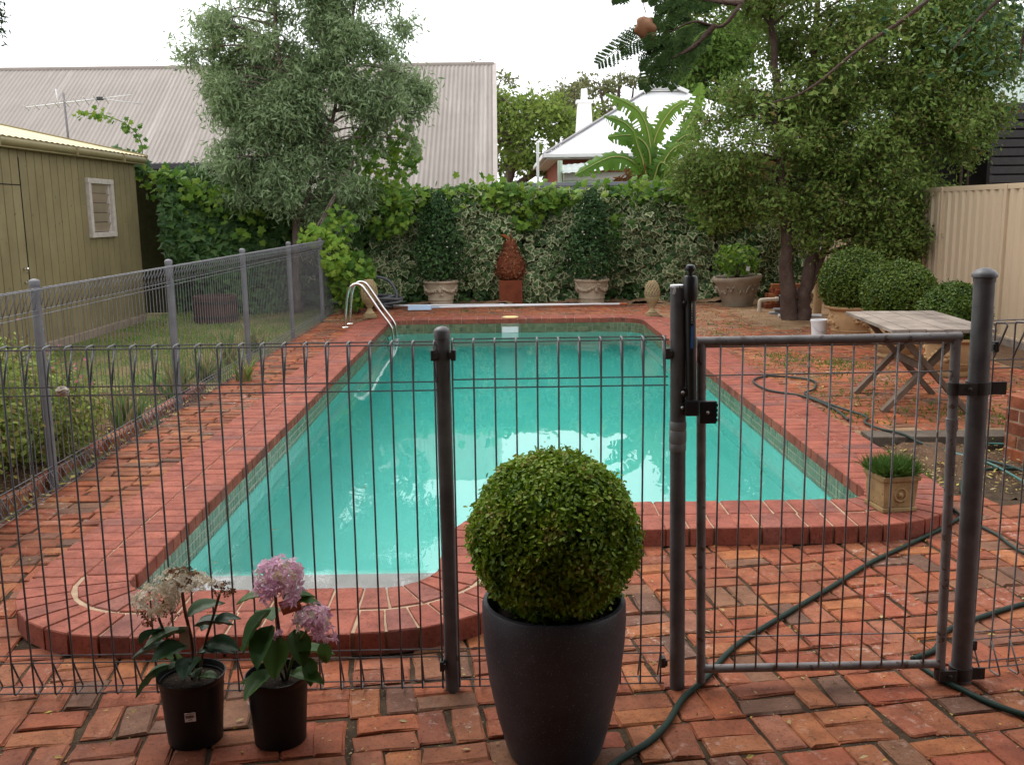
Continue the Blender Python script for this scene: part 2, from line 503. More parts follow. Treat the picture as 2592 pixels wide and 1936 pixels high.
dark_stain = M('dark stained board', (0.022, 0.018, 0.020), (0.034, 0.027, 0.028), 0.6, 8, 0.2)
dark_inside = M('dark screen wall', (0.012, 0.011, 0.011), (0.02, 0.018, 0.017), 0.8, 5)
green_roof = M('grey green roof', (0.30, 0.36, 0.32), (0.27, 0.32, 0.29), 0.5, 1)
red_fascia = M('red fascia', (0.24, 0.05, 0.03), rough=0.6)
barrel_wood = M('barrel staves', (0.115, 0.068, 0.055), (0.08, 0.05, 0.04), 0.85, 8, 0.4)
dead_leaf = M('brown dead leaf', (0.30, 0.135, 0.055), (0.20, 0.085, 0.04), 0.6, 25, 0.3)
foam_white = M('dirty white foam', (0.62, 0.55, 0.48), (0.5, 0.43, 0.36), 0.9, 30, 0.8, 120)

# water line tiles, pool plaster, pool water
def tile_mat():
    t = NT('green mosaic tile')
    col = t.ramp(t.rnd(), [(0, (0.10, 0.125, 0.065)), (0.3, (0.15, 0.165, 0.09)), (0.55, (0.11, 0.15, 0.085)), (0.8, (0.19, 0.19, 0.11)), (1, (0.075, 0.095, 0.055))])
    col = t.mix(0.4, col, t.ramp(t.noise(t.pos(), 30, 4), [(0.3, 0.5), (0.7, 1.4)]), 'MULTIPLY')
    return t.set(col, 0.22, 0, 0.5)
tile = tile_mat()
grout = M('pale green grout', (0.22, 0.24, 0.16), (0.17, 0.19, 0.13), 0.8, 12)
plaster = M('pale aqua pool plaster', (0.4738, 0.792, 0.705), (0.4326, 0.7524, 0.6674), 0.7, 1.2, speck=(0.3296, 0.6534, 0.5828), speck_scale=40, speck_at=0.72)
step_tile = M('grey pool step', (0.48, 0.43, 0.42), (0.40, 0.36, 0.35), 0.6, 6)
def water_mat():
    t = NT('pool water')
    t.n.remove(t.b)
    g = t.new('ShaderNodeBsdfGlass')
    g.inputs['IOR'].default_value = 1.33
    g.inputs['Roughness'].default_value = 0.0
    p = t.pos()
    mp = t.new('ShaderNodeMapping')
    mp.inputs['Scale'].default_value = (1.0, 0.55, 1.0)
    t.link(p, mp.inputs[0])
    h1 = t.noise(mp.outputs[0], 2.2, 2, 0.5)
    h2 = t.noise(mp.outputs[0], 14, 3, 0.6, 0.4)
    msk = t.ramp(t.noise(p, 0.55, 2), [(0.5, 0.0), (0.72, 1.0)])
    h = t.math('ADD', t.math('MULTIPLY', h1, 0.55), t.math('MULTIPLY', t.math('MULTIPLY', h2, msk), 0.16))
    b = t.new('ShaderNodeBump')
    b.inputs['Strength'].default_value = 0.09
    b.inputs['Distance'].default_value = 0.06
    t.link(h, b.inputs['Height'])
    t.link(b.outputs[0], g.inputs['Normal'])
    t.link(g.outputs[0], t.out.inputs['Surface'])
    v = t.new('ShaderNodeVolumeAbsorption')
    v.inputs['Color'].default_value = (0.15, 0.90, 0.87, 1)
    v.inputs['Density'].default_value = 0.50
    t.link(v.outputs[0], t.out.inputs['Volume'])
    return t.m
water = water_mat()

def roof_mat():
    t = NT('galvanised corrugated roof')
    p = t.pos()
    mp = t.new('ShaderNodeMapping'); mp.inputs['Scale'].default_value = (1.0, 0.05, 0.05); t.link(p, mp.inputs[0])
    st = t.ramp(t.noise(mp.outputs[0], 2.4, 5, 0.8), [(0.52, 0.0), (0.70, 1.0)])
    col = t.ramp(t.noise(p, 1.2, 4), [(0.3, (0.185, 0.157, 0.138)), (0.7, (0.225, 0.193, 0.17))])
    col = t.mix(t.math('MULTIPLY', st, 0.6), col, (0.36, 0.325, 0.295))
    return t.set(col, 0.6, 0.0, 0.3)
iron_roof = roof_mat()

# leaves
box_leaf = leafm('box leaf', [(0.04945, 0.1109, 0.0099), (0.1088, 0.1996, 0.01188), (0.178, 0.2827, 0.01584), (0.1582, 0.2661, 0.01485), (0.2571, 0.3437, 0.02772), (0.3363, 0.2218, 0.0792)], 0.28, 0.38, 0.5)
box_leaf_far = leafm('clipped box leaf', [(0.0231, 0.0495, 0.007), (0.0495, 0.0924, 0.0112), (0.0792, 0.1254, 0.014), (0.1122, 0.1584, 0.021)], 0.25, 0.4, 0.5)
ivy_var = leafm('variegated ivy leaf', [(0.04001, 0.08413, 0.02574), (0.06669, 0.1262, 0.03861), (0.09781, 0.1589, 0.05577)], 0.2, 0.4, 0.45, edge=(0.4446, 0.4487, 0.2574), edge_at=(0.64, 0.86))
ivy_green = leafm('green ivy leaf', [(0.02975, 0.0765, 0.02125), (0.051, 0.117, 0.0323), (0.07225, 0.1485, 0.03825), (0.102, 0.18, 0.04675)], 0.22, 0.38, 0.5)
grape_leaf = leafm('grape leaf', [(0.0574, 0.1364, 0.0187), (0.1025, 0.2068, 0.0255), (0.1517, 0.264, 0.0323), (0.2214, 0.3168, 0.03825)], 0.4, 0.45, 0.4)
lime_leaf = leafm('lime vine leaf', [(0.14, 0.27, 0.03), (0.20, 0.34, 0.04), (0.27, 0.38, 0.05), (0.17, 0.30, 0.035)], 0.4, 0.45, 0.4)
grey_leaf = leafm('grey green leaf', [(0.175, 0.2496, 0.1209), (0.245, 0.3312, 0.1652), (0.315, 0.4032, 0.2176), (0.2188, 0.3216, 0.129), (0.3675, 0.4512, 0.274)], 0.38, 0.5, 0.35)
olive_leaf = leafm('olive green leaf', [(0.07603, 0.1277, 0.0257), (0.121, 0.1915, 0.0378), (0.1728, 0.2508, 0.0499), (0.1296, 0.2052, 0.03931), (0.1944, 0.2599, 0.06426), (0.1642, 0.1322, 0.04158)], 0.34, 0.42, 0.4)
bright_leaf = leafm('fresh green leaf', [(0.085, 0.1615, 0.034), (0.1275, 0.2125, 0.0425), (0.17, 0.2635, 0.051)], 0.35, 0.5, 0.3)
dark_leaf = leafm('dark glossy leaf', [(0.018, 0.048, 0.018), (0.032, 0.075, 0.026), (0.05, 0.105, 0.032), (0.08, 0.15, 0.042)], 0.2, 0.4, 0.3)
feather_leaf = leafm('ferny leaflet', [(0.030, 0.065, 0.018), (0.05, 0.10, 0.022), (0.08, 0.14, 0.03)], 0.35, 0.5, 0.3)
gum_leaf = leafm('street tree leaf', [(0.14, 0.165, 0.07), (0.20, 0.22, 0.095), (0.26, 0.27, 0.13), (0.18, 0.165, 0.075)], 0.3, 0.5, 0.3)
pepper_leaf = leafm('pepper tree leaf', [(0.12, 0.18, 0.035), (0.17, 0.24, 0.045), (0.22, 0.29, 0.06)], 0.35, 0.5, 0.3)
hyd_leaf = leafm('hydrangea leaf', [(0.022, 0.052, 0.026), (0.032, 0.072, 0.032), (0.045, 0.09, 0.03)], 0.15, 0.35, 0.5)
hyd_leaf2 = leafm('fresh hydrangea leaf', [(0.0385, 0.0935, 0.0242), (0.0605, 0.132, 0.0286), (0.0825, 0.165, 0.033)], 0.25, 0.38, 0.5)
pink_petal = leafm('pink petal', [(0.651, 0.357, 0.492), (0.735, 0.441, 0.5561), (0.819, 0.5775, 0.6417), (0.693, 0.399, 0.5989)], 0.35, 0.6, 0.2)
white_petal = leafm('cream petal', [(0.62, 0.54, 0.38), (0.74, 0.66, 0.52), (0.78, 0.72, 0.62), (0.55, 0.40, 0.24)], 0.3, 0.6, 0.2)
brown_petal = leafm('withered petal', [(0.13, 0.06, 0.025), (0.20, 0.09, 0.035), (0.09, 0.045, 0.02)], 0.2, 0.7, 0.2)
banana_leaf = leafm('banana leaf', [(0.07425, 0.1755, 0.0264), (0.108, 0.221, 0.03), (0.1485, 0.26, 0.036)], 0.4, 0.4, 0.4)
banana_rib = M('banana midrib', (0.34, 0.34, 0.09), (0.27, 0.29, 0.08), 0.5, 5)
grass_leaf = leafm('lawn blade', [(0.1008, 0.224, 0.028), (0.1456, 0.28, 0.0392), (0.2016, 0.28, 0.056), (0.336, 0.2688, 0.112)], 0.3, 0.6, 0.2)
weed_leaf = leafm('weed blade', [(0.07, 0.14, 0.02), (0.11, 0.19, 0.03), (0.15, 0.20, 0.05)], 0.3, 0.6, 0.2)
mondo_leaf = leafm('mondo grass blade', [(0.03, 0.075, 0.012), (0.055, 0.12, 0.018), (0.08, 0.15, 0.025)], 0.25, 0.4, 0.4)
strap_leaf = leafm('strap leaf', [(0.10, 0.19, 0.045), (0.15, 0.24, 0.06), (0.30, 0.27, 0.10), (0.36, 0.25, 0.13)], 0.35, 0.5, 0.3)
salvia_leaf = leafm('salvia leaf', [(0.132, 0.1925, 0.0385), (0.209, 0.275, 0.055), (0.286, 0.341, 0.0825), (0.286, 0.198, 0.088)], 0.35, 0.5, 0.3)
litter_leaf = leafm('fallen leaf', [(0.36, 0.27, 0.12), (0.45, 0.38, 0.20), (0.26, 0.16, 0.07), (0.5, 0.42, 0.1), (0.2, 0.12, 0.06)], 0.2, 0.7, 0.2)
stem_mat = M('purple brown stem', (0.10, 0.045, 0.035), (0.14, 0.08, 0.05), 0.6, 20)
green_stem = M('green stem', (0.10, 0.15, 0.04), (0.13, 0.17, 0.05), 0.6, 20)
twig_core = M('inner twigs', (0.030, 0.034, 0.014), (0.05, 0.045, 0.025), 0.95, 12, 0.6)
tag_orange = M('orange plant tag', (0.38, 0.10, 0.03), (0.26, 0.06, 0.03), 0.5, 30)
tag_pale = M('faded plant tag', (0.45, 0.36, 0.28), (0.35, 0.26, 0.2), 0.5, 30)
ink = M('black ink', (0.02, 0.02, 0.02), rough=0.6)
cream_ink = M('cream ink', (0.75, 0.62, 0.40), rough=0.6)
# ------------------------------------------------------------------ pool outline
def round_poly(pts, seg=10):
    out = []
    n = len(pts)
    for i in range(n):
        p0, p1, p2 = Vector(pts[i - 1][:2]), Vector(pts[i][:2]), Vector(pts[(i + 1) % n][:2])
        r = pts[i][2]
        a, b = (p0 - p1).normalized(), (p2 - p1).normalized()
        half = math.acos(max(-1, min(1, a.dot(b)))) / 2
        t = r / math.tan(half)
        s, e = p1 + a * t, p1 + b * t
        c = p1 + (a + b).normalized() * (r / math.sin(half))
        a0 = math.atan2(s.y - c.y, s.x - c.x); a1 = math.atan2(e.y - c.y, e.x - c.x)
        d = (a1 - a0 + PI) % (2 * PI) - PI
        for k in range(seg + 1):
            w = a0 + d * k / seg
            out.append((c.x + r * math.cos(w), c.y + r * math.sin(w)))
    return out

POOL = round_poly([(-1.60, 14.0, 0.30), (-1.60, 3.85, 0.16), (-0.30, 3.85, 0.25), (-0.28, 4.99, 0.56), (1.97, 4.99, 0.20), (1.97, 13.93, 0.42)])

def dense(poly, step=0.01):
    P = np.array(poly + [poly[0]])
    out = []
    for i in range(len(P) - 1):
        L = np.linalg.norm(P[i + 1] - P[i])
        if L < 1e-6: continue
        n = max(1, int(L / step))
        for k in range(n):
            out.append(P[i] + (P[i + 1] - P[i]) * k / n)
    return np.array(out)
PD = dense(POOL)
_t = np.roll(PD, -3, 0) - np.roll(PD, 3, 0)
_t /= np.linalg.norm(_t, axis=1, keepdims=True)
PT = _t                                     # tangent (counter-clockwise)
PN = np.stack([_t[:, 1], -_t[:, 0]], 1)     # outward

def offset_loop(d, every=8):
    return [tuple(p) for p in (PD + PN * d)[::every]]

def pool_signed(x, y):
    """distance outside the pool edge (negative inside), by nearest outline point"""
    d = PD - np.array([x, y])
    k = np.argmin((d * d).sum(1))
    return float(-(d[k] @ PN[k]))

def fill_sheet(name, outer, hole, z, mat, kind='structure', label=None, cat=None, parent=None):
    bm = bmesh.new()
    for loop in ([outer] + ([hole] if hole else [])):
        vs = [bm.verts.new((p[0], p[1], z if len(p) < 3 else p[2])) for p in loop]
        for i in range(len(vs)):
            bm.edges.new((vs[i], vs[(i + 1) % len(vs)]))
    bmesh.ops.triangle_fill(bm, use_beauty=True, use_dissolve=False, edges=bm.edges[:])
    for f in bm.faces:
        f.normal_update()
        if f.normal.z < 0: f.normal_flip()
    me = bpy.data.meshes.new(name)
    bm.to_mesh(me); bm.free()
    setmat(me, mat)
    o = put(name, me, parent)
    if kind: o['kind'] = kind
    return tag(o, label, cat)

def slab(name, poly, z0, z1, mat, parent=None, kind='structure', label=None):
    n = len(poly)
    mb = MB()
    mb.add([(x, y, z1) for x, y in poly] + [(x, y, z0) for x, y in poly], [tuple(range(n))] + [(i, i + n, (i + 1) % n + n, (i + 1) % n) for i in range(n)])
    o = mb.build(name, mat, parent)
    if kind: o['kind'] = kind
    return tag(o, label)

def bumpy(name, x0, x1, y0, y1, z, amp, nx, ny, mat, seed, inside=None, label=None):
    rng = np.random.default_rng(seed)
    gx, gy = np.meshgrid(np.linspace(x0, x1, nx), np.linspace(y0, y1, ny))
    zz = z + amp * (rng.random(gx.shape) - 0.5) + amp * np.sin(gx * 5.1 + seed) * np.sin(gy * 4.3)
    V = np.stack([gx.ravel(), gy.ravel(), zz.ravel()], 1)
    F = []
    for j in range(ny - 1):
        for i in range(nx - 1):
            if inside is None or inside((gx[j, i] + gx[j, i + 1]) / 2, (gy[j, i] + gy[j + 1, i]) / 2):
                a = j * nx + i
                F += [a, a + 1, a + nx + 1, a + nx]
    me = np_mesh(name, V, F, np.full(len(F) // 4, 4), mat, True)
    o = put(name, me)
    o['kind'] = 'structure'
    return tag(o, label)

hole = offset_loop(0.28)
fill_sheet('ground', [(-400, -200), (400, -200), (400, 600), (-400, 600)], hole, -0.035, far_ground, label='open ground reaching out around the garden')
paving = fill_sheet('paving', [(-2.66, -1.3), (6.2, -1.3), (6.2, 16.6), (-2.66, 16.6)], hole, -0.0075, joint_soil, label='old red brick paving around the pool')
terr = [(2.36, 6.55), (5.75, 6.55), (5.75, 17.6), (-2.64, 17.6), (-2.64, 14.38), (2.36, 14.38)]
slab('terrace_ground', terr, -0.03, 0.0605, terra_soil, label='raised dusty ground beside and behind the pool')
_sb = MB(); _sb.add([(-2.66, 4.5, -0.0070), (-2.0, 4.5, -0.0070), (-2.0, 6.8, 0.0225), (-2.66, 6.8, 0.0225), (-2.0, 14.38, 0.0225), (-2.66, 14.38, 0.0225)], [(0, 1, 2, 3), (3, 2, 4, 5)])
tag(_sb.build('pool_side_strip_ground', joint_soil), 'narrow ground strip between pool and side fence', kind='structure')
bumpy('lawn', -7.5, -2.70, 2.5, 17.6, 0.0, 0.02, 70, 190, lawn_soil, 3, label='patchy green lawn in front of the olive shed')
bumpy('garden_bed', -4.3, -2.78, 2.6, 9.2, 0.022, 0.035, 40, 150, soil, 5, label='mulched flower bed behind the side fence')
bumpy('soil_patch', 2.38, 4.7, 4.9, 6.5, 0.008, 0.045, 60, 45, soil, 6, lambda x, y: y > 5.18 + 0.55 * max(0.0, 2.95 - x) and pool_signed(x, y) > 0.42, label='bare soil patch below the old sleeper')
bumpy('hedge_bed', -2.6, 5.7, 16.25, 17.5, 0.072, 0.05, 120, 24, terra_soil, 8, label='strip of red brown soil at the foot of the hedge')

# ------------------------------------------------------------------ bricks
def brick_tpl(l, w, h, seed, rough=0.004, bev=0.007):
    rng = np.random.default_rng(seed)
    x, y = l / 2, w / 2
    c = bev * 1.1
    ring = [(-x + c, -y), (0, -y), (x - c, -y), (x, -y + c), (x, y - c), (x - c, y), (0, y), (-x + c, y), (-x, y - c), (-x, -y + c)]
    ring = np.array(ring) + rng.normal(0, rough * 0.5, (10, 2))
    top = ring * np.array([(x - bev) / x, (y - bev) / y]) + rng.normal(0, rough * 0.25, (10, 2))
    zt = rng.normal(0, rough * 0.3, 10)
    V = [(a, b, -h) for a, b in ring] + [(a, b, -bev * 0.8) for a, b in ring] + [(a, b, z) for (a, b), z in zip(top, zt)]
    F = [(i, (i + 1) % 10, (i + 1) % 10 + 10, i + 10) for i in range(10)] + [(i + 10, (i + 1) % 10 + 10, (i + 1) % 10 + 20, i + 20) for i in range(10)] + [tuple(range(20, 30))]
    return _tpl(V, F)

def tpl_mesh(name, t, mat):
    me = np_mesh(name, t['v'], t['loops'], t['tot'], mat)
    return me

def rot_mats(rz, tx, ty):
    return np.array([(Matrix.Rotation(a, 3, 'Z') @ Matrix.Rotation(b, 3, 'X') @ Matrix.Rotation(c, 3, 'Y')) for a, b, c in zip(rz, tx, ty)])

def lay(parent, rows, tpls, mat, nmax, name='brick', rest='far_bricks', tilt=0.012, sub=None):
    """rows: (x, y, z, rz, template index). The nmax that show largest become parts, the rest one part of kind stuff"""
    def size(r):
        q = project((r[0], r[1], r[2]))
        if q is None or not in_frame((r[0], r[1], r[2]), 0.03): return -1.0
        return 1.0 / (q[2] ** 2)
    rows = sorted(rows, key=size, reverse=True)
    rng = np.random.default_rng(len(rows))
    meshes = [tpl_mesh(name, t, mat) for t in tpls]
    near, far = rows[:nmax], rows[nmax:]
    for x, y, z, rz, k in near:
        put(name, meshes[k], parent, (x, y, z + rng.normal(0, tilt * 0.12)), (rng.normal(0, tilt), rng.normal(0, tilt), rz))
    vs, ls, ts, tn = [], [], [], []
    base = 0
    for k, t in enumerate(tpls):
        sel = [r for r in far if r[4] == k]
        if not sel: continue
        n = len(sel)
        R = rot_mats([r[3] for r in sel], rng.normal(0, tilt, n), rng.normal(0, tilt, n))
        P = np.array([[r[0], r[1], r[2] + rng.normal(0, tilt * 0.12)] for r in sel])
        W = np.einsum('nij,kj->nki', R, t['v']) + P[:, None, :]
        m = len(t['v'])
        vs.append(W.reshape(-1, 3)); ls.append((t['loops'][None] + (np.arange(n) * m)[:, None]).ravel() + base); ts.append(np.tile(t['tot'], n))
        tn.append(np.repeat(rng.random(n), m))
        base += n * m
    if vs:
        me = np_mesh(rest, np.concatenate(vs), np.concatenate(ls), np.concatenate(ts), mat, False, {'tone': np.concatenate(tn)})
        put(rest, me, parent)['kind'] = 'stuff'

# coping: two rows of bricks laid square to the pool edge, wedge joints of mortar on the bends
COP_Z = 0.09
coping = None
def ring_strip(name, d0, d1, z0, zt, mat, parent=None):
    a = PD[::4] + PN[::4] * d0
    b = PD[::4] + PN[::4] * d1
    n = len(a)
    V = np.concatenate([np.c_[a, np.full(n, z0)], np.c_[a, np.full(n, zt)], np.c_[b, np.full(n, zt)], np.c_[b, np.full(n, z0)]])
    F = []
    for k in range(3):
        for i in range(n):
            j = (i + 1) % n
            F += [k * n + i, k * n + j, (k + 1) * n + j, (k + 1) * n + i]
    for i in range(n):
        j = (i + 1) % n
        F += [3 * n + i, 3 * n + j, j, i]
    return put(name, np_mesh(name, V, F, np.full(len(F) // 4, 4), mat), parent)
coping = ring_strip('pool_coping', 0.012, 0.430, 0.02 - 0.055, COP_Z - 0.007, mortar)
tag(coping, 'red brick pool coping of two rows with cream mortar joints', kind='structure')
BL, BW = 0.222, 0.1115
cop_t = [brick_tpl(BL, BW, 0.066, 100 + i, 0.0018, 0.005) for i in range(4)] + [brick_tpl(BL, BW, 0.089, 110 + i, 0.0018, 0.005) for i in range(4)]
def wedge_tpl(a0, a1, b0, b1, h, seed):
    """brick between two radial cuts: a = pool side, b = outer side (2-D, local)"""
    rng = np.random.default_rng(seed)
    q = np.array([a0, b0, b1, a1]); c = q.mean(0)
    ring = np.array([q[0] * (1 - t) + q[1] * t for t in (0.03, 0.5, 0.97)] + [q[2] * (1 - t) + q[3] * t for t in (0.03, 0.5, 0.97)]) + rng.normal(0, 0.001, (6, 2))
    top = c + (ring - c) * np.array([0.965, 0.965])
    V = [(x, y, -h) for x, y in ring] + [(x, y, -0.005) for x, y in ring] + [(x, y, rng.normal(0, 0.0006)) for x, y in top]
    F = [(i, (i + 1) % 6, (i + 1) % 6 + 6, i + 6) for i in range(6)] + [(i + 6, (i + 1) % 6 + 6, (i + 1) % 6 + 12, i + 12) for i in range(6)] + [tuple(range(12, 18))]
    return _tpl(V, F)
rows = []
for d in (0.0, 0.2295):
    pin, pout = PD + PN * d, PD + PN * (d + BL)
    si = np.linalg.norm(np.roll(pin, -1, 0) - pin, axis=1)
    so = np.linalg.norm(np.roll(pout, -1, 0) - pout, axis=1)
    cum = np.concatenate([[0], np.cumsum(np.maximum(si, so) * 0.75 + np.minimum(si, so) * 0.25)])
    total = cum[-1]
    nb = int(total / 0.1165)
    at = lambda s, arr: np.array([np.interp(s % total, cum[:-1], arr[:, 0]), np.interp(s % total, cum[:-1], arr[:, 1])])
    for i in range(nb):
        s0, s1 = i * total / nb, (i + 1) * total / nb
        s = (s0 + s1) / 2
        k = min(len(PD) - 1, int(np.searchsorted(cum, s)) - 1)
        p = PD[k] + PN[k] * (d + BL / 2)
        rz = math.atan2(PN[k][1], PN[k][0])
        A0, A1, B0, B1 = at(s0, pin), at(min(s1, total - 1e-4), pin), at(s0, pout), at(min(s1, total - 1e-4), pout)
        la, lb = np.linalg.norm(A1 - A0), np.linalg.norm(B1 - B0)
        bend = abs(la - lb) > 0.012
        if bend:
            ct, st_ = math.cos(-rz), math.sin(-rz)
            loc = lambda v: np.array([(v - p)[0] * ct - (v - p)[1] * st_, (v - p)[0] * st_ + (v - p)[1] * ct])
            ga, gb = min(0.004, la * 0.12), 0.006
            ua, ub = (A1 - A0) / max(la, 1e-6), (B1 - B0) / max(lb, 1e-6)
            cop_t.append(wedge_tpl(loc(A0 + ua * ga), loc(A1 - ua * ga), loc(B0 + ub * gb), loc(B1 - ub * gb), 0.066 if d == 0 else 0.089, i))
            rows.append((p[0], p[1], COP_Z, rz, len(cop_t) - 1))
        else:
            rows.append((p[0], p[1], COP_Z, rz, (i * 7) % 4 + (4 if d else 0)))
lay(coping, rows, cop_t, coping_mat, 300, rest='far_coping_bricks', tilt=0.003)

# paving bricks, basket weave
pav_t = [brick_tpl(0.203, 0.0985, 0.05, 200 + i, 0.0065, 0.0050) for i in range(12)]
def basket(x0, x1, y0, y1, rz, zf, ok, jit=0.005, seed=1):
    rng = np.random.default_rng(seed)
    c, s = math.cos(rz), math.sin(rz)
    cx, cy = (x0 + x1) / 2, (y0 + y1) / 2
    R = int(max(x1 - x0, y1 - y0) / 0.2125 * 0.75) + 3
    out = []
    for i in range(-R, R + 1):
        for j in range(-R, R + 1):
            for k in (-1, 1):
                h = (i + j) % 2 == 0
                u = i * 0.2125 + (0 if h else k * 0.0532)
                v = j * 0.2125 + (k * 0.0532 if h else 0)
                x, y = cx + u * c - v * s, cy + u * s + v * c
                if x0 <= x <= x1 and y0 <= y <= y1 and ok(x, y):
                    out.append((x + rng.normal(0, jit), y + rng.normal(0, jit), zf(x, y), rz + (0 if h else PI / 2) + rng.normal(0, 0.022), int(rng.integers(12))))
    return out
def ok_front(x, y):
    if x > 2.4 and y > 5.12 + 0.55 * max(0.0, 2.95 - x): return False
    return pool_signed(x, y) > 0.40
rows = basket(-2.62, 4.6, 1.5, 5.9, math.radians(8), lambda x, y: 0.0, lambda x, y: ok_front(x, y) and not (x < -2.02 and y > 4.55), seed=2)
def ok_terr(x, y):
    if x > 4.6 and y < 12 and x > 4.9: return False
    if y > 13.0 + 0.5 * math.sin(x * 3) and x > 3.5: return False
    return pool_signed(x, y) > 0.40 and (y < 16.2)
rows += basket(2.40, 5.3, 6.72, 16.0, math.radians(6), lambda x, y: 0.0665 - 0.0055 * min(1.0, max(0.0, (y - 9.5) / 4.0)), ok_terr, 0.006, 3)
rows += basket(-2.6, 2.40, 14.40, 16.15, math.radians(1), lambda x, y: 0.068, ok_terr, 0.006, 4)
rg = np.random.default_rng(9)
for j in range(93):
    y = 4.62 + j * 0.1055
    for i in range(3):
        x = -2.15 - i * 0.211 + (0.0 if j % 2 else -0.03)
        if x > -2.62 and rg.random() > 0.006:
            rows.append((x + rg.normal(0, 0.006), y + rg.normal(0, 0.005), 0.0005 + 0.0295 * min(1.0, max(0.0, (y - 4.5) / 2.3)) + rg.normal(0, 0.0012), rg.normal(0, 0.04), int(rg.integers(12))))
lay(paving, rows, pav_t, paver, 300, rest='far_paving_bricks', tilt=0.0065)

# ------------------------------------------------------------------ pool shell, tiles and water
WATER_Z = -0.105
def floor_z(y):
    t = min(1.0, max(0.0, (y - 4.6) / 6.0))
    return -1.0 - 0.6 * t * t * (3 - 2 * t)
shell = []
a = PD[::6] + PN[::6] * 0.03
n = len(a)
V = [(p[0], p[1], 0.03) for p in a] + [(p[0], p[1], floor_z(p[1]) + 0.15) for p in a] + [(p[0] - q[0] * 0.15, p[1] - q[1] * 0.15, floor_z(p[1])) for p, q in zip(a, PN[::6])]
F = [(k * n + i, k * n + (i + 1) % n, (k + 1) * n + (i + 1) % n, (k + 1) * n + i) for k in range(2) for i in range(n)]
mbs = MB(); mbs.add(V, F)
pool_shell = mbs.build('pool_shell', plaster, smooth='auto')
tag(pool_shell, 'aqua plastered shell of the swimming pool', kind='structure')
gx = np.linspace(-1.7, 2.1, 16); gy = np.linspace(3.7, 14.2, 50)
V = [(x, y, floor_z(y) + 0.002) for y in gy for x in gx]
F = [(j * 16 + i, j * 16 + i + 1, (j + 1) * 16 + i + 1, (j + 1) * 16 + i) for j in range(49) for i in range(15)]
mbf = MB(); mbf.add(V, F); mbf.build('pool_floor', plaster, pool_shell, smooth=True)
# entry step in the shallow bay and a bench line along the wall
mb = MB()
for i, (y1, z) in enumerate(((4.60, -0.19), (4.90, -0.48), (5.2, -0.75))):
    mb = MB(); mb.box((-0.93, (3.80 + y1) / 2, z - 0.2), (1.36, y1 - 3.80, 0.4)); mb.build('entry_step', step_tile if i == 0 else plaster, pool_shell, bevel=0.012)
# grout band + mosaic tiles
gb = ring_strip('waterline_band', 0.006, 0.026, -0.16, 0.022, grout, pool_shell)
TS = 0.0485
tt = _tpl([(-TS / 2, 0, -TS / 2), (TS / 2, 0, -TS / 2), (TS / 2, 0, TS / 2), (-TS / 2, 0, TS / 2), (-TS / 2 + .003, -.004, -TS / 2 + .003), (TS / 2 - .003, -.004, -TS / 2 + .003), (TS / 2 - .003, -.004, TS / 2 - .003), (-TS / 2 + .003, -.004, TS / 2 - .003)],
          [(4, 5, 6, 7), (0, 1, 5, 4), (1, 2, 6, 5), (2, 3, 7, 6), (3, 0, 4, 7)])
cum = np.concatenate([[0], np.cumsum(np.linalg.norm(np.roll(PD, -1, 0) - PD, axis=1))])
rows = []
nt = int(cum[-1] / 0.0515)
for i in range(nt):
    k = min(len(PD) - 1, int(np.searchsorted(cum, (i + 0.5) * cum[-1] / nt)) - 1)
    p = PD[k] + PN[k] * 0.006
    to = np.array([0, 0]) - PD[k]
    facing = float((-PN[k]) @ (to / np.linalg.norm(to)))
    for r in range(3):
        z = 0.02 - 0.026 - r * 0.0515
        q = project((p[0], p[1], z))
        s = facing / q[2] ** 2 if q and in_frame((p[0], p[1], z)) and -0.1 < z else facing * 1e-4
        if -0.02 < PD[k][0] < 0.235 and PD[k][1] > 13 : continue   # skimmer mouth
        rows.append((s, p[0], p[1], z, math.atan2(PN[k][1], PN[k][0]) - PI / 2))
rows.sort(reverse=True)
tme = tpl_mesh('tile', tt, tile)
for s, x, y, z, rz in rows[:300]:
    put('tile', tme, pool_shell, (x, y, z), (0, 0, rz))
rr = rows[300:]
P = np.array([[r[1], r[2], r[3]] for r in rr])
bulk('far_tiles', tt, P, rot_mats([r[4] for r in rr], [0] * len(rr), [0] * len(rr)), np.ones((len(rr), 1)), tile, pool_shell, kind='stuff')
# skimmer
sk = MB(); sk.box((0.107, 13.925, -0.035), (0.262, 0.02, 0.125)); sk.build('skimmer_mouth', grout, pool_shell, bevel=0.003)
sk = MB(); sk.box((0.107, 13.912, -0.062), (0.235, 0.012, 0.085)); sk.build('skimmer_flap', white_plastic, pool_shell, bevel=0.003)
# water body
loop = offset_loop(0.022, 5)
n = len(loop)
bm = bmesh.new()
top = [bm.verts.new((x, y, WATER_Z)) for x, y in loop]
bot = [bm.verts.new((x, y, -2.3)) for x, y in loop]
for i in range(n):
    bm.faces.new((top[i], bot[i], bot[(i + 1) % n], top[(i + 1) % n]))
bm.faces.new(top); bm.faces.new(bot[::-1])
bmesh.ops.recalc_face_normals(bm, faces=bm.faces[:])
me = bpy.data.meshes.new('pool_water'); bm.to_mesh(me); bm.free(); setmat(me, water)
tag(put('pool_water', me), 'still turquoise pool water mirroring the white sky', kind='structure')
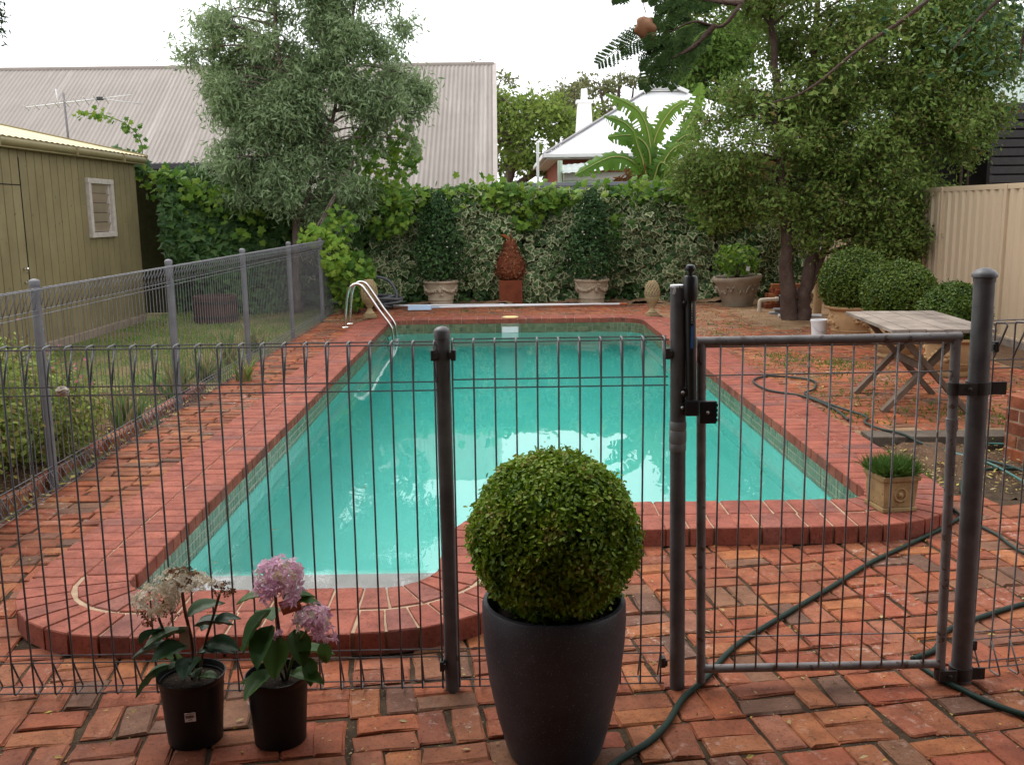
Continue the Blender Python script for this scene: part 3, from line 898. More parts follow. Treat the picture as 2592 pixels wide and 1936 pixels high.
# ------------------------------------------------------------------ tubular wire pool fence
WR = 0.0033
def wire_mesh(name, mat, s=1.0, top=1.205, r=WR):
    """one upright wire rolled into a triangle at head and foot; the triangle leans to local +y"""
    pts = [(0, 0.004, top - 0.127), (0, 0.030 * s, top - 0.062), (0, 0.058 * s, top - 0.006), (0, 0.050 * s, top + 0.002), (0, 0.006 * s, top), (0, 0, top - 0.007),
           (0, 0, 0.60), (0, 0, 0.022), (0, 0.006 * s, 0.015), (0, 0.052 * s, 0.017), (0, 0.058 * s, 0.024), (0, 0.030 * s, 0.075), (0, 0.004, 0.13)]
    mb = MB(); mb.tube(pts, r, 6)
    return mb.mesh(name, mat, True)
def long_wires(parent, a, b, mat, s=1.0, top=1.205, name='rail_wire', r=0.0024):
    """the horizontal wires from a to b (2-D, local), triangle leaning to the left-hand normal times s"""
    a, b = Vector((a[0], a[1], 0)), Vector((b[0], b[1], 0))
    d = (b - a).normalized()
    nrm = Vector((-d.y, d.x, 0)) * s
    for o, z in ((0.0045, top - 0.006), (0.055, top - 0.002), (0.0055, top - 0.127), (0.0055, top - 0.155), (0.0055, 0.157), (0.0055, 0.130), (0.052, 0.021), (0.0045, 0.020)):
        mb = MB(); mb.tube([a + nrm * o + Vector((0, 0, z)), b + nrm * o + Vector((0, 0, z))], r, 5)
        mb.build(name, mat, parent)
def fence_post(parent, x, y, r, h, mat, capmat=None, lean=(0, 0), flange=False):
    mb = MB(); mb.tube([(x, y, -0.02), (x + lean[0], y + lean[1], h - 0.02)], r, 20)
    p = mb.build('post', mat, parent, smooth='auto')
    cb = MB()
    cr_ = r * (1.22 if flange else 1.08)
    prof = [(cr_, h - 0.028), (cr_ * 1.01, h - 0.004), (cr_ * 0.93, h + 0.001), (cr_ * 0.6, h + 0.008), (cr_ * 0.2, h + 0.011)] if not flange else [(r * 1.05, h - 0.03), (r * 1.07, h - 0.016), (cr_, h - 0.014), (cr_, h - 0.007), (cr_ * 0.86, h + 0.002), (cr_ * 0.5, h + 0.012), (0.004, h + 0.015)]
    cb.lathe(prof, 22, (x + lean[0], y + lean[1], 0))
    cb.build('post_cap', capmat or mat, p, smooth='auto')
    return p
def clamp(parent, x, y, z, mat, side=1):
    mb = MB(); mb.box((x, y, z), (0.016, 0.03, 0.035)); mb.box((x + side * 0.008, y - 0.012, z), (0.012, 0.012, 0.022))
    mb.build('clamp', mat, parent, bevel=0.003)

FY = 3.11
fence = thing('pool_fence', 'charcoal wire pool fence running from the photo\'s left edge to the gate latch post', 'fence', (0, FY, 0))
wm = wire_mesh('wire', fence_paint)
for i in range(25):
    put('wire', wm, fence, (-0.222 - i * 0.0694, 0.0, 0.0))
for i in range(11):
    put('wire', wm, fence, (-0.164 + i * 0.0686, 0.0, 0.004))
long_wires(fence, (-2.15, 0), (-0.216, 0), fence_paint)
long_wires(fence, (-0.166, 0), (0.535, 0), fence_paint, top=1.211)
fence_post(fence, -0.190, 0.02, 0.0245, 1.245, fence_paint, lean=(-0.006, 0))
for x, z, s in ((-0.224, 1.165, 1), (-0.160, 1.165, -1), (-0.222, 0.10, 1), (0.53, 1.16, 1), (0.53, 0.10, 1)):
    clamp(fence, x, 0.002, z, black_steel, s)
lp = MB(); lp.tube([(0.582, 0.01, -0.02), (0.563, 0.01, 1.378)], 0.0255, 22)
lpo = lp.build('post', fence_paint, fence, smooth='auto')
mb = MB(); mb.lathe([(0.0258, 1.372), (0.0262, 1.377), (0.0255, 1.3795), (0.002, 1.3800)], 18, (0.563, 0.01, 0), fn=lambda a, z: 1 + 0.02 * math.sin(5 * a)); mb.box((0.548, -0.0115, 1.362), (0.008, 0.002, 0.022), Matrix.Rotation(0.3, 3, 'Y')); mb.box((0.578, -0.0125, 1.365), (0.007, 0.002, 0.018), Matrix.Rotation(-0.25, 3, 'Y')); mb.build('tape_cap', white_plastic, lpo, smooth='auto')
mb = MB()
for z0, z1, r0 in ((0.905, 0.935, 0.0262), (0.862, 0.905, 0.0268), (0.835, 0.862, 0.0262)):
    mb.lathe([(r0, z0), (r0 + 0.0015, z0 + 0.004), (r0 + 0.0015, z1 - 0.004), (r0, z1)], 20, (0.5695, 0.01, 0))
mb.build('tape_band', M('dull silver tape', (0.16, 0.155, 0.16), (0.22, 0.215, 0.22), 0.5, 20), lpo, smooth='auto')
# tall black latch on the post
lat = MB(); lat.tube([(0.6085, -0.012, 0.965), (0.597, -0.012, 1.345)], [0.0165, 0.0175], 18)
latch = lat.build('gate_latch', black_plastic, fence, smooth='auto')
mb = MB(); mb.lathe([(0.020, 1.330), (0.0235, 1.345), (0.0235, 1.395), (0.020, 1.408), (0.010, 1.410)], 20, (0.5975, -0.012, 0)); mb.build('latch_collar', black_plastic, latch, smooth='auto')
mb = MB(); mb.lathe([(0.009, 1.408), (0.009, 1.420), (0.0155, 1.426), (0.0165, 1.434), (0.013, 1.442), (0.004, 1.445)], 18, (0.5965, -0.012, 0)); mb.build('latch_knob', black_plastic, latch, smooth='auto')
mb = MB(); mb.box((0.6025, -0.0289, 1.215), (0.0075, 0.0012, 0.072)); mb.build('blue_label', blue_print, latch)
mb = MB()
for k in range(9): mb.box((0.6012 - 0.0001 * k, -0.0294, 1.262 + k * 0.0085), (0.0022, 0.0006, 0.0052 if k % 3 else 0.003))
mb.box((0.6005, -0.0294, 1.345 - 0.03), (0.0035, 0.0006, 0.012))
mb.build('white_print', white_paint, latch)
for z in (1.325, 1.035, 0.985):
    mb = MB(); mb.ball((0.5775, -0.021, z), 0.0065, 10, 6); mb.build('screw', screw_metal if z < 1.3 else black_plastic, latch, smooth=True)
    mb = MB(); mb.box((0.585, -0.012, z), (0.02, 0.02, 0.03)); mb.build('bracket', black_plastic, latch, bevel=0.004)
mb = MB(); mb.box((0.607, -0.018, 0.985), (0.044, 0.034, 0.052)); mb.build('latch_foot', black_plastic, latch, bevel=0.006)

# gate leaf
GY = 3.12
gate = thing('pool_gate', 'wire mesh pool gate in a worn grey tubular frame', 'gate', (0.64, GY, 0))
def T(x): return x - 0.64
mb = MB(); mb.tube([(T(0.6405), 0, 1.195), (T(0.663), 0, 0.02)], 0.0155, 16); mb.build('stile', gate_paint, gate, smooth='auto')
mb = MB(); mb.tube([(T(1.466), 0, 1.199), (T(1.487), 0, 0.015)], 0.0158, 16); st = mb.build('stile', gate_paint, gate, smooth='auto')
mb = MB(); mb.tube([(T(1.4695), 0, 0.93), (T(1.4715), 0, 0.89)], 0.0190, 16); mb.build('sleeve', gate_paint, st, smooth='auto')
mb = MB(); mb.tube([(T(0.6255), 0, 1.195), (T(1.482), 0, 1.199)], 0.0158, 16); mb.build('rail', gate_paint, gate, smooth='auto')
mb = MB(); mb.tube([(T(0.667), 0, 0.066), (T(1.478), 0, 0.070)], 0.0145, 16); mb.build('rail', gate_paint, gate, smooth='auto')
for i in range(11):
    x = 0.701 + i * 0.0718
    mb = MB(); mb.tube([(T(x), -0.012, 1.186), (T(x + 0.002), -0.013, 0.068)], WR, 6); mb.build('wire', gate_paint, gate, smooth=True)
for z in (1.178, 1.086, 0.185):
    mb = MB(); mb.tube([(T(0.655), -0.008, z), (T(1.475), -0.008, z + 0.003)], 0.0024, 6); mb.build('cross_wire', gate_paint, gate, smooth=True)
mb = MB(); mb.box((T(0.662), -0.022, 0.968), (0.056, 0.02, 0.075)); sk_ = mb.build('latch_striker', black_plastic, gate, bevel=0.005)
for k in range(4):
    mb = MB(); mb.box((T(0.6875), -0.032, 0.944 + k * 0.016), (0.008, 0.004, 0.010)); mb.build('striker_rib', black_plastic, sk_)
mb = MB(); mb.ball((T(0.659), -0.0335, 0.968), 0.006, 10, 6); mb.build('screw', screw_metal, sk_, smooth=True)
for z in (1.030, 0.035):
    mb = MB()
    mb.tube([(T(1.470 + (0.018 if z < 0.5 else 0)), -0.001, z - 0.02), (T(1.470 + (0.018 if z < 0.5 else 0)), -0.001, z + 0.02)], 0.0215, 18)
    mb.box((T(1.505), -0.024, z), (0.06, 0.006, 0.04))
    mb.tube([(T(1.553 + (0.010 if z < 0.5 else 0)), 0.012, z - 0.021), (T(1.553 + (0.010 if z < 0.5 else 0)), 0.012, z + 0.021)], 0.0385, 24)
    mb.box((T(1.615), -0.006, z), (0.046, 0.007, 0.042))
    h = mb.build('hinge', black_steel, gate, smooth='auto')
    mb = MB(); mb.ball((T(1.509), -0.029, z), 0.008, 8, 6, (1, 0.6, 1)); mb.build('bolt', black_steel, h, smooth=True)

# fence right of the gate
f2 = thing('pool_fence', 'short wire fence panel and thick domed post beside the gate hinges', 'fence', (1.56, 3.15, 0))
fence_post(f2, 0.004, -0.02, 0.0325, 1.405, fence_paint, lean=(-0.014, 0), flange=True)
wm2 = wire_mesh('wire', gate_paint, -1.0, 1.24)
th = math.radians(9)
for i in range(12):
    o = put('wire', wm2, f2, ((0.058 + i * 0.0715) * math.cos(th), 0.01 + (0.058 + i * 0.0715) * math.sin(th), 0), (0, 0, th + PI))
    o.scale = (1, -1, 1)
long_wires(f2, (0.05 * math.cos(th), 0.01 + 0.05 * math.sin(th)), (0.95 * math.cos(th), 0.01 + 0.95 * math.sin(th)), gate_paint, 1.0, 1.24)
for z in (1.16, 0.12):
    clamp(f2, 0.056, 0.012, z, black_steel, -1)

# fence along the left side of the pool
LX = -2.70
f3 = thing('pool_fence', 'long pale grey wire fence between the lawn and the pool', 'fence', (LX, 4.0, 0))
wm3 = wire_mesh('wire', fence_grey, 1.0, 1.20, 0.0031)
for i in range(160):
    y = 4.05 + i * 0.0722
    put('wire', wm3, f3, (0.0, y - 4.0, 0.012 + 0.0 * i), (0, 0, -PI / 2))
long_wires(f3, (0, 11.62), (0, 0.0), fence_grey, 1.0, 1.212, r=0.0026)
for y in (5.71, 8.03, 10.33, 12.58, 14.74):
    fence_post(f3, -0.012, y - 4.0, 0.029, 1.255, fence_grey)
mb = MB(); mb.bar((0.02, 11.4, 1.2), (0.30, 11.75, 1.52), 0.02, 0.02); mb.bar((0.12, 11.55, 1.42), (0.26, 11.9, 1.30), 0.016, 0.016); mb.build('loose_rod', fence_grey, f3)

# brick edging under the side fence
edg = thing('brick_edging', 'row of old bricks half buried along the side fence', 'edging', (LX - 0.10, 4.2, 0.0))
et = [tpl_mesh('brick', brick_tpl(0.225, 0.075, 0.09, 300 + i, 0.006, 0.008), paver) for i in range(4)]
re = np.random.default_rng(12)
for i in range(21):
    put('brick', et[i % 4], edg, (re.normal(0, 0.008), i * 0.236, 0.075 + re.normal(0, 0.008)), (re.normal(0, 0.05), re.normal(0, 0.05), PI / 2 + re.normal(0, 0.04)))

# crumpled foam caught on the front fence
mb = MB(); mb.ball((0, 0, 0), 0.02, 16, 12, (1.05, 0.7, 0.8))
rf = np.random.default_rng(4)
for i in range(len(mb.v)):
    v = Vector(mb.v[i]); mb.v[i] = tuple(v * (1 + rf.normal(0, 0.12)))
fo = mb.build('foam_scrap', foam_white)
fo.location = (-1.418, FY - 0.006, 1.066)
tag(fo, 'crumpled scrap of dirty white foam stuck on the fence wires', 'foam scrap')

# unseen house wall and porch roof, added behind the viewer to shade the foreground
mb = MB(); mb.box((0, -2.2, 1.6), (16, 0.25, 3.4))
tag(mb.build('unseen_house_wall', M('red brown house wall', (0.24, 0.12, 0.08), (0.2, 0.1, 0.07), 0.8, 3)), 'unseen red brick house wall added behind the viewer for shade', 'wall')
ver = thing('unseen_veranda', 'unseen roof on timber posts added behind the viewer for shade', 'unseen_veranda', (0, -2.0, 0))
mb = MB(); mb.add([(-6, -0.1, 3.0), (6, -0.1, 3.0), (6, 4.45, 2.40), (-6, 4.45, 2.40), (-6, -0.1, 3.05), (6, -0.1, 3.05), (6, 4.45, 2.45), (-6, 4.45, 2.45)], [(0, 1, 2, 3), (7, 6, 5, 4), (0, 3, 7, 4), (1, 5, 6, 2), (3, 2, 6, 7), (0, 4, 5, 1)])
mb.build('roof', slate_fence, ver)
for x in (-4.5, 4.5):
    mb = MB(); mb.box((x, 3.0, 1.31), (0.11, 0.11, 2.65)); mb.build('post', dark_wood, ver)
# ------------------------------------------------------------------ clipped balls in pots
def leaf_ball(parent, c, r, n, size, mat, seed, name='foliage', tpl=T_ROUND, flat=(1, 1, 0.96), lump=0.05, core=True, shell=0.80):
    rng = np.random.default_rng(seed)
    d = rng.normal(0, 1, (n, 3)); d /= np.linalg.norm(d, axis=1, keepdims=True)
    k = np.array([[2.1, 3.3, 1.7], [4.1, -2.6, 3.7], [-3.5, 5.2, 2.3], [7.0, 6.1, -5.0]])
    lum = sum(np.sin(d @ kk * 1.9 + i * 1.3) for i, kk in enumerate(k)) / 4
    rad = r * (shell + (1 - shell) * rng.random(n) ** 0.55) * (1 + lump * lum) + np.where(rng.random(n) < 0.06, np.abs(rng.normal(0, r * 0.045, n)), rng.normal(0, r * 0.012, n))
    P = np.array(c) + d * rad[:, None] * np.array(flat)
    up = d + np.array([0, 0, 0.35])
    tone = np.clip(0.42 + 0.25 * lum + rng.normal(0, 0.17, n), 0, 0.80)
    brown = (np.sin(d @ np.array([6.0, 3.0, 5.0]) + seed) + np.sin(d @ np.array([-4.0, 7.0, 3.0]) * 1.7)) > 1.25
    tone = np.where(brown & (rng.random(n) < 0.6), 0.9 + 0.09 * rng.random(n), tone)
    o = bulk(name, tpl, P, frames(up, rng, 0.75), size * (0.7 + 0.6 * rng.random((n, 1))), mat, parent, tone=tone, kind='stuff')
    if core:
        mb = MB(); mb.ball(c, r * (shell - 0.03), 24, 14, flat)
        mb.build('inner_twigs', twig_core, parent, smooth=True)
    return o

pl = thing('box_topiary', 'clipped box ball in a tall charcoal egg pot in front of the fence', 'potted plant', (0.14, 2.74, 0))
prof = [(0.135, 0.0), (0.145, 0.02), (0.172, 0.12), (0.196, 0.24), (0.210, 0.36), (0.2135, 0.43), (0.2125, 0.478), (0.209, 0.488), (0.198, 0.489), (0.194, 0.484), (0.193, 0.44), (0.190, 0.40)]
mb = MB(); mb.lathe(prof, 48); mb.build('pot', pot_dark, pl, smooth='auto')
mb = MB(); mb.lathe([(0.19, 0.425), (0.12, 0.44), (0.002, 0.45)], 28); mb.build('soil', potting, pl)
mb = MB(); mb.tube([(0, 0, 0.42), (0.005, 0, 0.55), (0, 0, 0.66)], [0.016, 0.014, 0.011], 10); mb.build('stem', bark, pl, smooth=True)
leaf_ball(pl, (0.003, 0.0, 0.682), 0.248, 40000, 0.0142, box_leaf, 21, flat=(1, 1, 1.0), lump=0.05, shell=0.84)

def hyd_leaf_mesh(name, mat, L=0.10, W=0.062, curl=0.25):
    nu, nv = 9, 5
    V, F = [], []
    for i in range(nu):
        t = i / (nu - 1)
        w = W / 2 * (math.sin(PI * t ** 0.85) ** 0.75 if 0 < t < 1 else 0.02)
        for j in range(nv):
            s = j / (nv - 1) * 2 - 1
            V.append((s * w, t * L, -curl * L * t * t + abs(s) * w * 0.45 + (0.0022 * math.cos(t * 26) if 0 < j < nv - 1 else 0.0) - (0.003 if j == 2 else 0)))
    for i in range(nu - 1):
        for j in range(nv - 1):
            F.append((i * nv + j, i * nv + j + 1, (i + 1) * nv + j + 1, (i + 1) * nv + j))
    mb = MB(); mb.add(V, F)
    return mb.mesh(name, mat, True)

def orient(tip_az, pitch, roll=0.0):
    """rotation whose +y points along azimuth tip_az (0 = +x), raised by pitch"""
    return (Matrix.Rotation(tip_az - PI / 2, 4, 'Z') @ Matrix.Rotation(pitch, 4, 'X') @ Matrix.Rotation(roll, 4, 'Y')).to_euler()

def nursery_pot(parent, r, h):
    mb = MB(); mb.lathe([(r * 0.80, 0), (r * 0.80, 0.004), (r * 0.93, h - 0.02), (r * 0.955, h - 0.018), (r * 0.985, h - 0.004), (r * 1.0, h), (r * 0.965, h + 0.001), (r * 0.955, h - 0.006), (r * 0.93, h - 0.03)], 36)
    mb.build('pot', nursery, parent, smooth='auto')
    mb = MB(); mb.lathe([(r * 0.93, h - 0.028), (r * 0.5, h - 0.022), (0.002, h - 0.02)], 24); mb.build('soil', potting, parent)

_fl = []
for k in range(4):
    a = k * PI / 2
    c, s = math.cos(a), math.sin(a)
    for x, y, z in ((0.05, 0, 0), (0.5, -0.36, 0.12), (1.0, 0, 0.16), (0.5, 0.36, 0.12)):
        _fl.append((x * c - y * s, x * s + y * c, z))
T_FLORET = _tpl(_fl, [(k * 4, k * 4 + 1, k * 4 + 2, k * 4 + 3) for k in range(4)])
_st = []
for k in range(6):
    a = k * PI / 3
    c, s = math.cos(a), math.sin(a)
    for x, y, z in ((0.05, 0, 0), (0.45, -0.2, 0.1), (1.0, 0, 0.05), (0.45, 0.2, 0.1)):
        _st.append((x * c - y * s, x * s + y * c, z))
T_STAR = _tpl(_st, [(k * 4, k * 4 + 1, k * 4 + 2, k * 4 + 3) for k in range(6)])
def flower_head(parent, c, r, n, size, mat, seed, tpl=T_FLORET, flat=(1, 1, 0.7), name='flower_head', dome=-0.35):
    rng = np.random.default_rng(seed)
    d = rng.normal(0, 1, (n * 3, 3)); d /= np.linalg.norm(d, axis=1, keepdims=True)
    d = d[d[:, 2] > dome][:n]
    n = len(d)
    P = np.array(c) + d * r * np.array(flat) * (0.75 + 0.28 * rng.random((n, 1)))
    return bulk(name, tpl, P, frames(d, rng, 0.35), size * (0.75 + 0.5 * rng.random((n, 1))), mat, parent)

# hydrangea with creamy, part withered heads
h1 = thing('hydrangea', 'potted hydrangea with cream and withered brown flower heads', 'potted plant', (-0.985, 2.85, 0))
nursery_pot(h1, 0.104, 0.216)
def sticker(parent, az, z, w, h, r, code=True):
    mb = MB(); mb.box((0, 0, 0), (w, 0.0012, h))
    lab = put('sticker', mb.mesh('sticker', white_plastic), parent, (r * math.sin(az), -r * math.cos(az), z), (math.radians(3.9), 0, az))
    if not code: return
    mb = MB(); rb = np.random.default_rng(2); x = -0.0125
    while x < 0.011:
        ww = 0.0006 + 0.0009 * rb.random(); mb.box((x, -0.001, 0.002), (ww, 0.0004, 0.010)); x += ww + 0.0007 + 0.0006 * rb.random()
    mb.build('barcode', ink, lab)
    mb = MB(); mb.box((0, -0.001, 0.0115), (0.026, 0.0004, 0.0022)); mb.build('print_line', ink, lab)
    mb = MB(); mb.box((0, -0.001, -0.0085), (0.012, 0.0004, 0.0025)); mb.build('print_line', ink, lab)
sticker(h1, 0.20, 0.118, 0.032, 0.030, 0.0945)
stems1 = [[(0, 0, 0.18), (0.008, 0.005, 0.30), (-0.005, 0.0, 0.42), (-0.01, 0, 0.50)], [(-0.02, 0.0, 0.18), (-0.05, -0.01, 0.30), (-0.075, -0.02, 0.39), (-0.085, -0.02, 0.44)], [(0.02, 0, 0.18), (0.045, 0.0, 0.30), (0.08, 0.0, 0.40), (0.105, 0.0, 0.475)]]
for i, s in enumerate(stems1):
    mb = MB(); mb.tube(cr(s, 5), 0.0042 if i else 0.0055, 8); mb.build('stem', stem_mat, h1, smooth=True)
lm1 = hyd_leaf_mesh('leaf', hyd_leaf, 0.115, 0.078)
lm1b = hyd_leaf_mesh('leaf', hyd_leaf2, 0.07, 0.048)
for (x, y, z), az, pit, rol, sc_ in [((-0.005, -0.01, 0.36), 215, 5, 0.2, 1.1), ((0.0, 0.0, 0.40), 25, 25, 0.1, 1.0), ((0.02, 0.0, 0.37), 10, 12, -0.2, 1.0), ((-0.055, -0.01, 0.31), 190, 0, 0.1, 1.0), ((-0.06, -0.01, 0.25), 200, -25, 0.3, 1.15),
                                     ((0.03, -0.02, 0.29), 5, 10, 0.0, 1.0), ((0.05, 0.0, 0.31), 350, 5, 0.2, 0.95), ((0.02, -0.03, 0.28), 270, 5, 0.1, 0.95), ((-0.07, -0.02, 0.37), 160, -20, 0.2, 0.9), ((0.0, -0.03, 0.32), 235, 10, -0.2, 1.0),
                                     ((0.08, 0, 0.38), 15, 15, 0.1, 0.7), ((0.0, -0.02, 0.22), 300, 30, 0.0, 0.85), ((0.03, 0.03, 0.34), 60, 20, 0.0, 0.9)]:
    put('leaf', lm1, h1, (x, y, z), orient(math.radians(az), math.radians(pit), rol), (sc_,) * 3)
for (x, y, z), az, pit in [((-0.01, -0.03, 0.255), 250, 30), ((0.0, -0.03, 0.25), 330, 40), ((0.03, -0.02, 0.21), 340, 20), ((-0.02, -0.02, 0.25), 170, 40)]:
    put('leaf', lm1b, h1, (x, y, z), orient(math.radians(az), math.radians(pit), 0))
flower_head(h1, (-0.085, -0.02, 0.460), 0.074, 150, 0.0125, white_petal, 31)
flower_head(h1, (-0.078, -0.02, 0.425), 0.060, 60, 0.011, brown_petal, 32, dome=-0.9)
flower_head(h1, (-0.035, 0.0, 0.515), 0.056, 90, 0.011, white_petal, 33)
flower_head(h1, (0.018, 0.0, 0.508), 0.056, 90, 0.011, white_petal, 34)
flower_head(h1, (-0.012, 0.0, 0.525), 0.050, 60, 0.010, brown_petal, 35)
flower_head(h1, (0.085, 0.0, 0.500), 0.030, 22, 0.010, white_petal, 36)
flower_head(h1, (0.118, 0.0, 0.488), 0.034, 34, 0.010, brown_petal, 37, dome=-0.8)
mb = MB(); mb.box((-0.012, -0.005, 0.335), (0.03, 0.002, 0.075)); mb.build('plant_tag', tag_pale, h1)

# hydrangea with pink heads
h2 = thing('hydrangea', 'potted hydrangea with pink star flowers and an orange tag', 'potted plant', (-0.715, 2.835, 0))
nursery_pot(h2, 0.099, 0.217)
sticker(h2, -1.15, 0.125, 0.030, 0.030, 0.0905, False)
stems2 = [[(0.03, 0.0, 0.19), (0.02, 0, 0.30), (0.01, 0, 0.42), (0.01, 0, 0.52)], [(0.03, 0, 0.20), (0.06, -0.01, 0.29), (0.10, -0.02, 0.36), (0.125, -0.03, 0.40)], [(0.02, 0, 0.19), (0.0, -0.02, 0.28), (0.0, -0.02, 0.34)]]
for i, s in enumerate(stems2):
    mb = MB(); mb.tube(cr(s, 5), 0.0048, 8); mb.build('stem', green_stem if i else stem_mat, h2, smooth=True)
lm2 = hyd_leaf_mesh('leaf', hyd_leaf2, 0.115, 0.074)
for (x, y, z), az, pit, rol, sc_ in [((-0.005, -0.01, 0.43), 215, -35, 0.2, 1.25), ((0.0, -0.02, 0.385), 250, -30, 0.2, 1.2), ((0.06, -0.02, 0.29), 10, 8, -0.1, 1.05), ((0.045, -0.02, 0.225), 340, 5, 0.1, 1.0), ((0.0, -0.03, 0.24), 235, -5, 0.1, 1.1),
                                     ((0.02, -0.03, 0.35), 270, -35, 0.0, 1.1), ((-0.02, 0.0, 0.33), 170, -10, 0.2, 0.9), ((0.03, 0.0, 0.46), 30, 5, 0.0, 0.9), ((0.07, 0.0, 0.45), 5, 0, 0.0, 0.7), ((-0.03, 0.0, 0.47), 190, 0, 0.0, 0.7),
                                     ((0.06, 0.0, 0.36), 300, -40, 0.0, 1.0), ((0.09, -0.02, 0.28), 320, -60, 0.0, 0.8), ((0.155, -0.03, 0.335), 290, -70, 0.2, 0.6), ((-0.01, 0.02, 0.38), 120, 10, 0.0, 1.0), ((-0.02, -0.04, 0.21), 200, 20, 0, 0.7)]:
    put('leaf', lm2, h2, (x, y, z), orient(math.radians(az), math.radians(pit), rol), (sc_,) * 3)
flower_head(h2, (0.022, 0.0, 0.535), 0.073, 110, 0.021, pink_petal, 41, T_STAR, (1, 1, 0.75), dome=-0.6)
flower_head(h2, (0.022, -0.01, 0.540), 0.066, 50, 0.012, white_petal, 42)
flower_head(h2, (0.022, -0.01, 0.49), 0.075, 26, 0.030, pink_petal, 43, T_STAR, (1, 1, 0.5), dome=-0.9)
flower_head(h2, (0.125, -0.03, 0.408), 0.055, 90, 0.015, pink_petal, 44, T_FLORET)
flower_head(h2, (0.118, -0.035, 0.405), 0.055, 60, 0.012, white_petal, 45, T_FLORET)
flower_head(h2, (0.165, -0.045, 0.365), 0.035, 12, 0.026, pink_petal, 46, T_STAR, dome=-0.9)
flower_head(h2, (0.022, -0.035, 0.355), 0.018, 12, 0.011, pink_petal, 47)
mb = MB(); mb.box((0.058, -0.024, 0.448), (0.062, 0.0015, 0.044), Matrix.Rotation(math.radians(-18), 3, 'Y')); tg = mb.build('plant_tag', tag_orange, h2)
tc = bpy.data.curves.new('tag_lettering', 'FONT'); tc.body = 'Hydrangea'; tc.size = 0.0135; tc.align_x = 'CENTER'; tc.shear = 0.2
tm_ob = bpy.data.objects.new('tmp', tc); COL.objects.link(tm_ob)
tme_ = bpy.data.meshes.new_from_object(tm_ob); bpy.data.objects.remove(tm_ob); tme_.name = 'tag_lettering'; tme_.materials.clear(); setmat(tme_, cream_ink)
to = put('tag_lettering', tme_, tg, (0.058, -0.0262, 0.445)); to.rotation_euler = (Matrix.Rotation(math.radians(-18), 4, 'Y') @ Matrix.Rotation(PI / 2, 4, 'X')).to_euler()

# ------------------------------------------------------------------ garden hoses
def hose(name, pts, mat, r, label, z0=None):
    p = cr(pts, 10)
    mb = MB(); mb.tube(p, r, 10)
    o = mb.build(name, mat, None, True)
    return tag(o, label, 'hose')
zr = 0.0115
hose('garden_hose', [(0.20, 2.50, zr), (0.323, 2.653, zr), (0.427, 2.752, zr), (0.502, 2.858, zr), (0.583, 3.019, zr), (0.69, 3.162, zr), (0.854, 3.411, zr), (1.127, 3.696, zr), (1.409, 3.978, zr), (1.669, 4.245, zr), (1.964, 4.50, zr), (2.30, 4.80, zr), (2.50, 5.05, 0.012), (2.60, 5.35, 0.03), (2.78, 5.62, 0.035), (3.05, 5.75, 0.03), (3.6, 5.6, 0.03)], hose_green, 0.0105, 'dark green hose snaking diagonally under the gate from the big pot')
zt = 0.103
hose('garden_hose', [(2.515, 6.95, 0.082), (2.545, 7.37, 0.085), (2.461, 7.83, 0.09), (2.236, 8.06, zt), (2.215, 8.5, zt), (2.38, 8.75, zt), (2.60, 8.80, 0.085), (2.78, 8.6, 0.082), (2.66, 8.2, 0.082), (2.50, 7.92, 0.092), (2.58, 7.35, 0.095), (2.68, 7.05, 0.085), (2.60, 6.85, 0.085), (2.62, 6.62, 0.09), (2.70, 6.44, 0.095), (2.80, 6.30, 0.05), (2.95, 6.10, 0.035), (3.10, 5.80, 0.035), (3.20, 5.5, 0.03), (3.6, 5.3, 0.02)], hose_grey, 0.0095, 'grey green hose looping on the coping and over the sleeper')
hose('garden_hose', [(3.5, 6.30, 0.035), (3.2, 6.38, 0.035), (2.95, 6.42, 0.035), (2.83, 6.36, 0.035), (2.86, 6.22, 0.035), (3.0, 5.92, 0.035), (3.02, 5.55, 0.03), (2.98, 5.2, 0.02), (3.0, 4.8, 0.012)], hose_teal, 0.0085, 'thin teal hose curled on the soil patch')
hose('garden_hose', [(1.46, 3.28, 0.011), (1.56, 3.34, 0.011), (1.63, 3.43, 0.011), (1.70, 3.52, 0.011), (1.86, 3.62, 0.011), (2.11, 3.75, 0.011), (2.5, 3.9, 0.011), (3.0, 4.2, 0.011)], hose_green, 0.0105, 'dark green hose crossing behind the thick hinge post')
hose('garden_hose', [(1.46, 3.24, 0.011), (1.49, 3.135, 0.009), (1.53, 3.05, 0.011), (1.582, 2.953, 0.011), (1.67, 2.86, 0.011), (1.9, 2.7, 0.011)], hose_green, 0.0105, 'dark green hose end running from the hinge post out of the lower corner')
hose('garden_hose', [(2.41, 5.05, 0.011), (2.40, 4.85, 0.011), (2.43, 4.6, 0.011), (2.43, 4.33, 0.011), (2.6, 4.0, 0.011)], hose_grey, 0.0085, 'thin grey hose lying on the bricks beside the square planter')

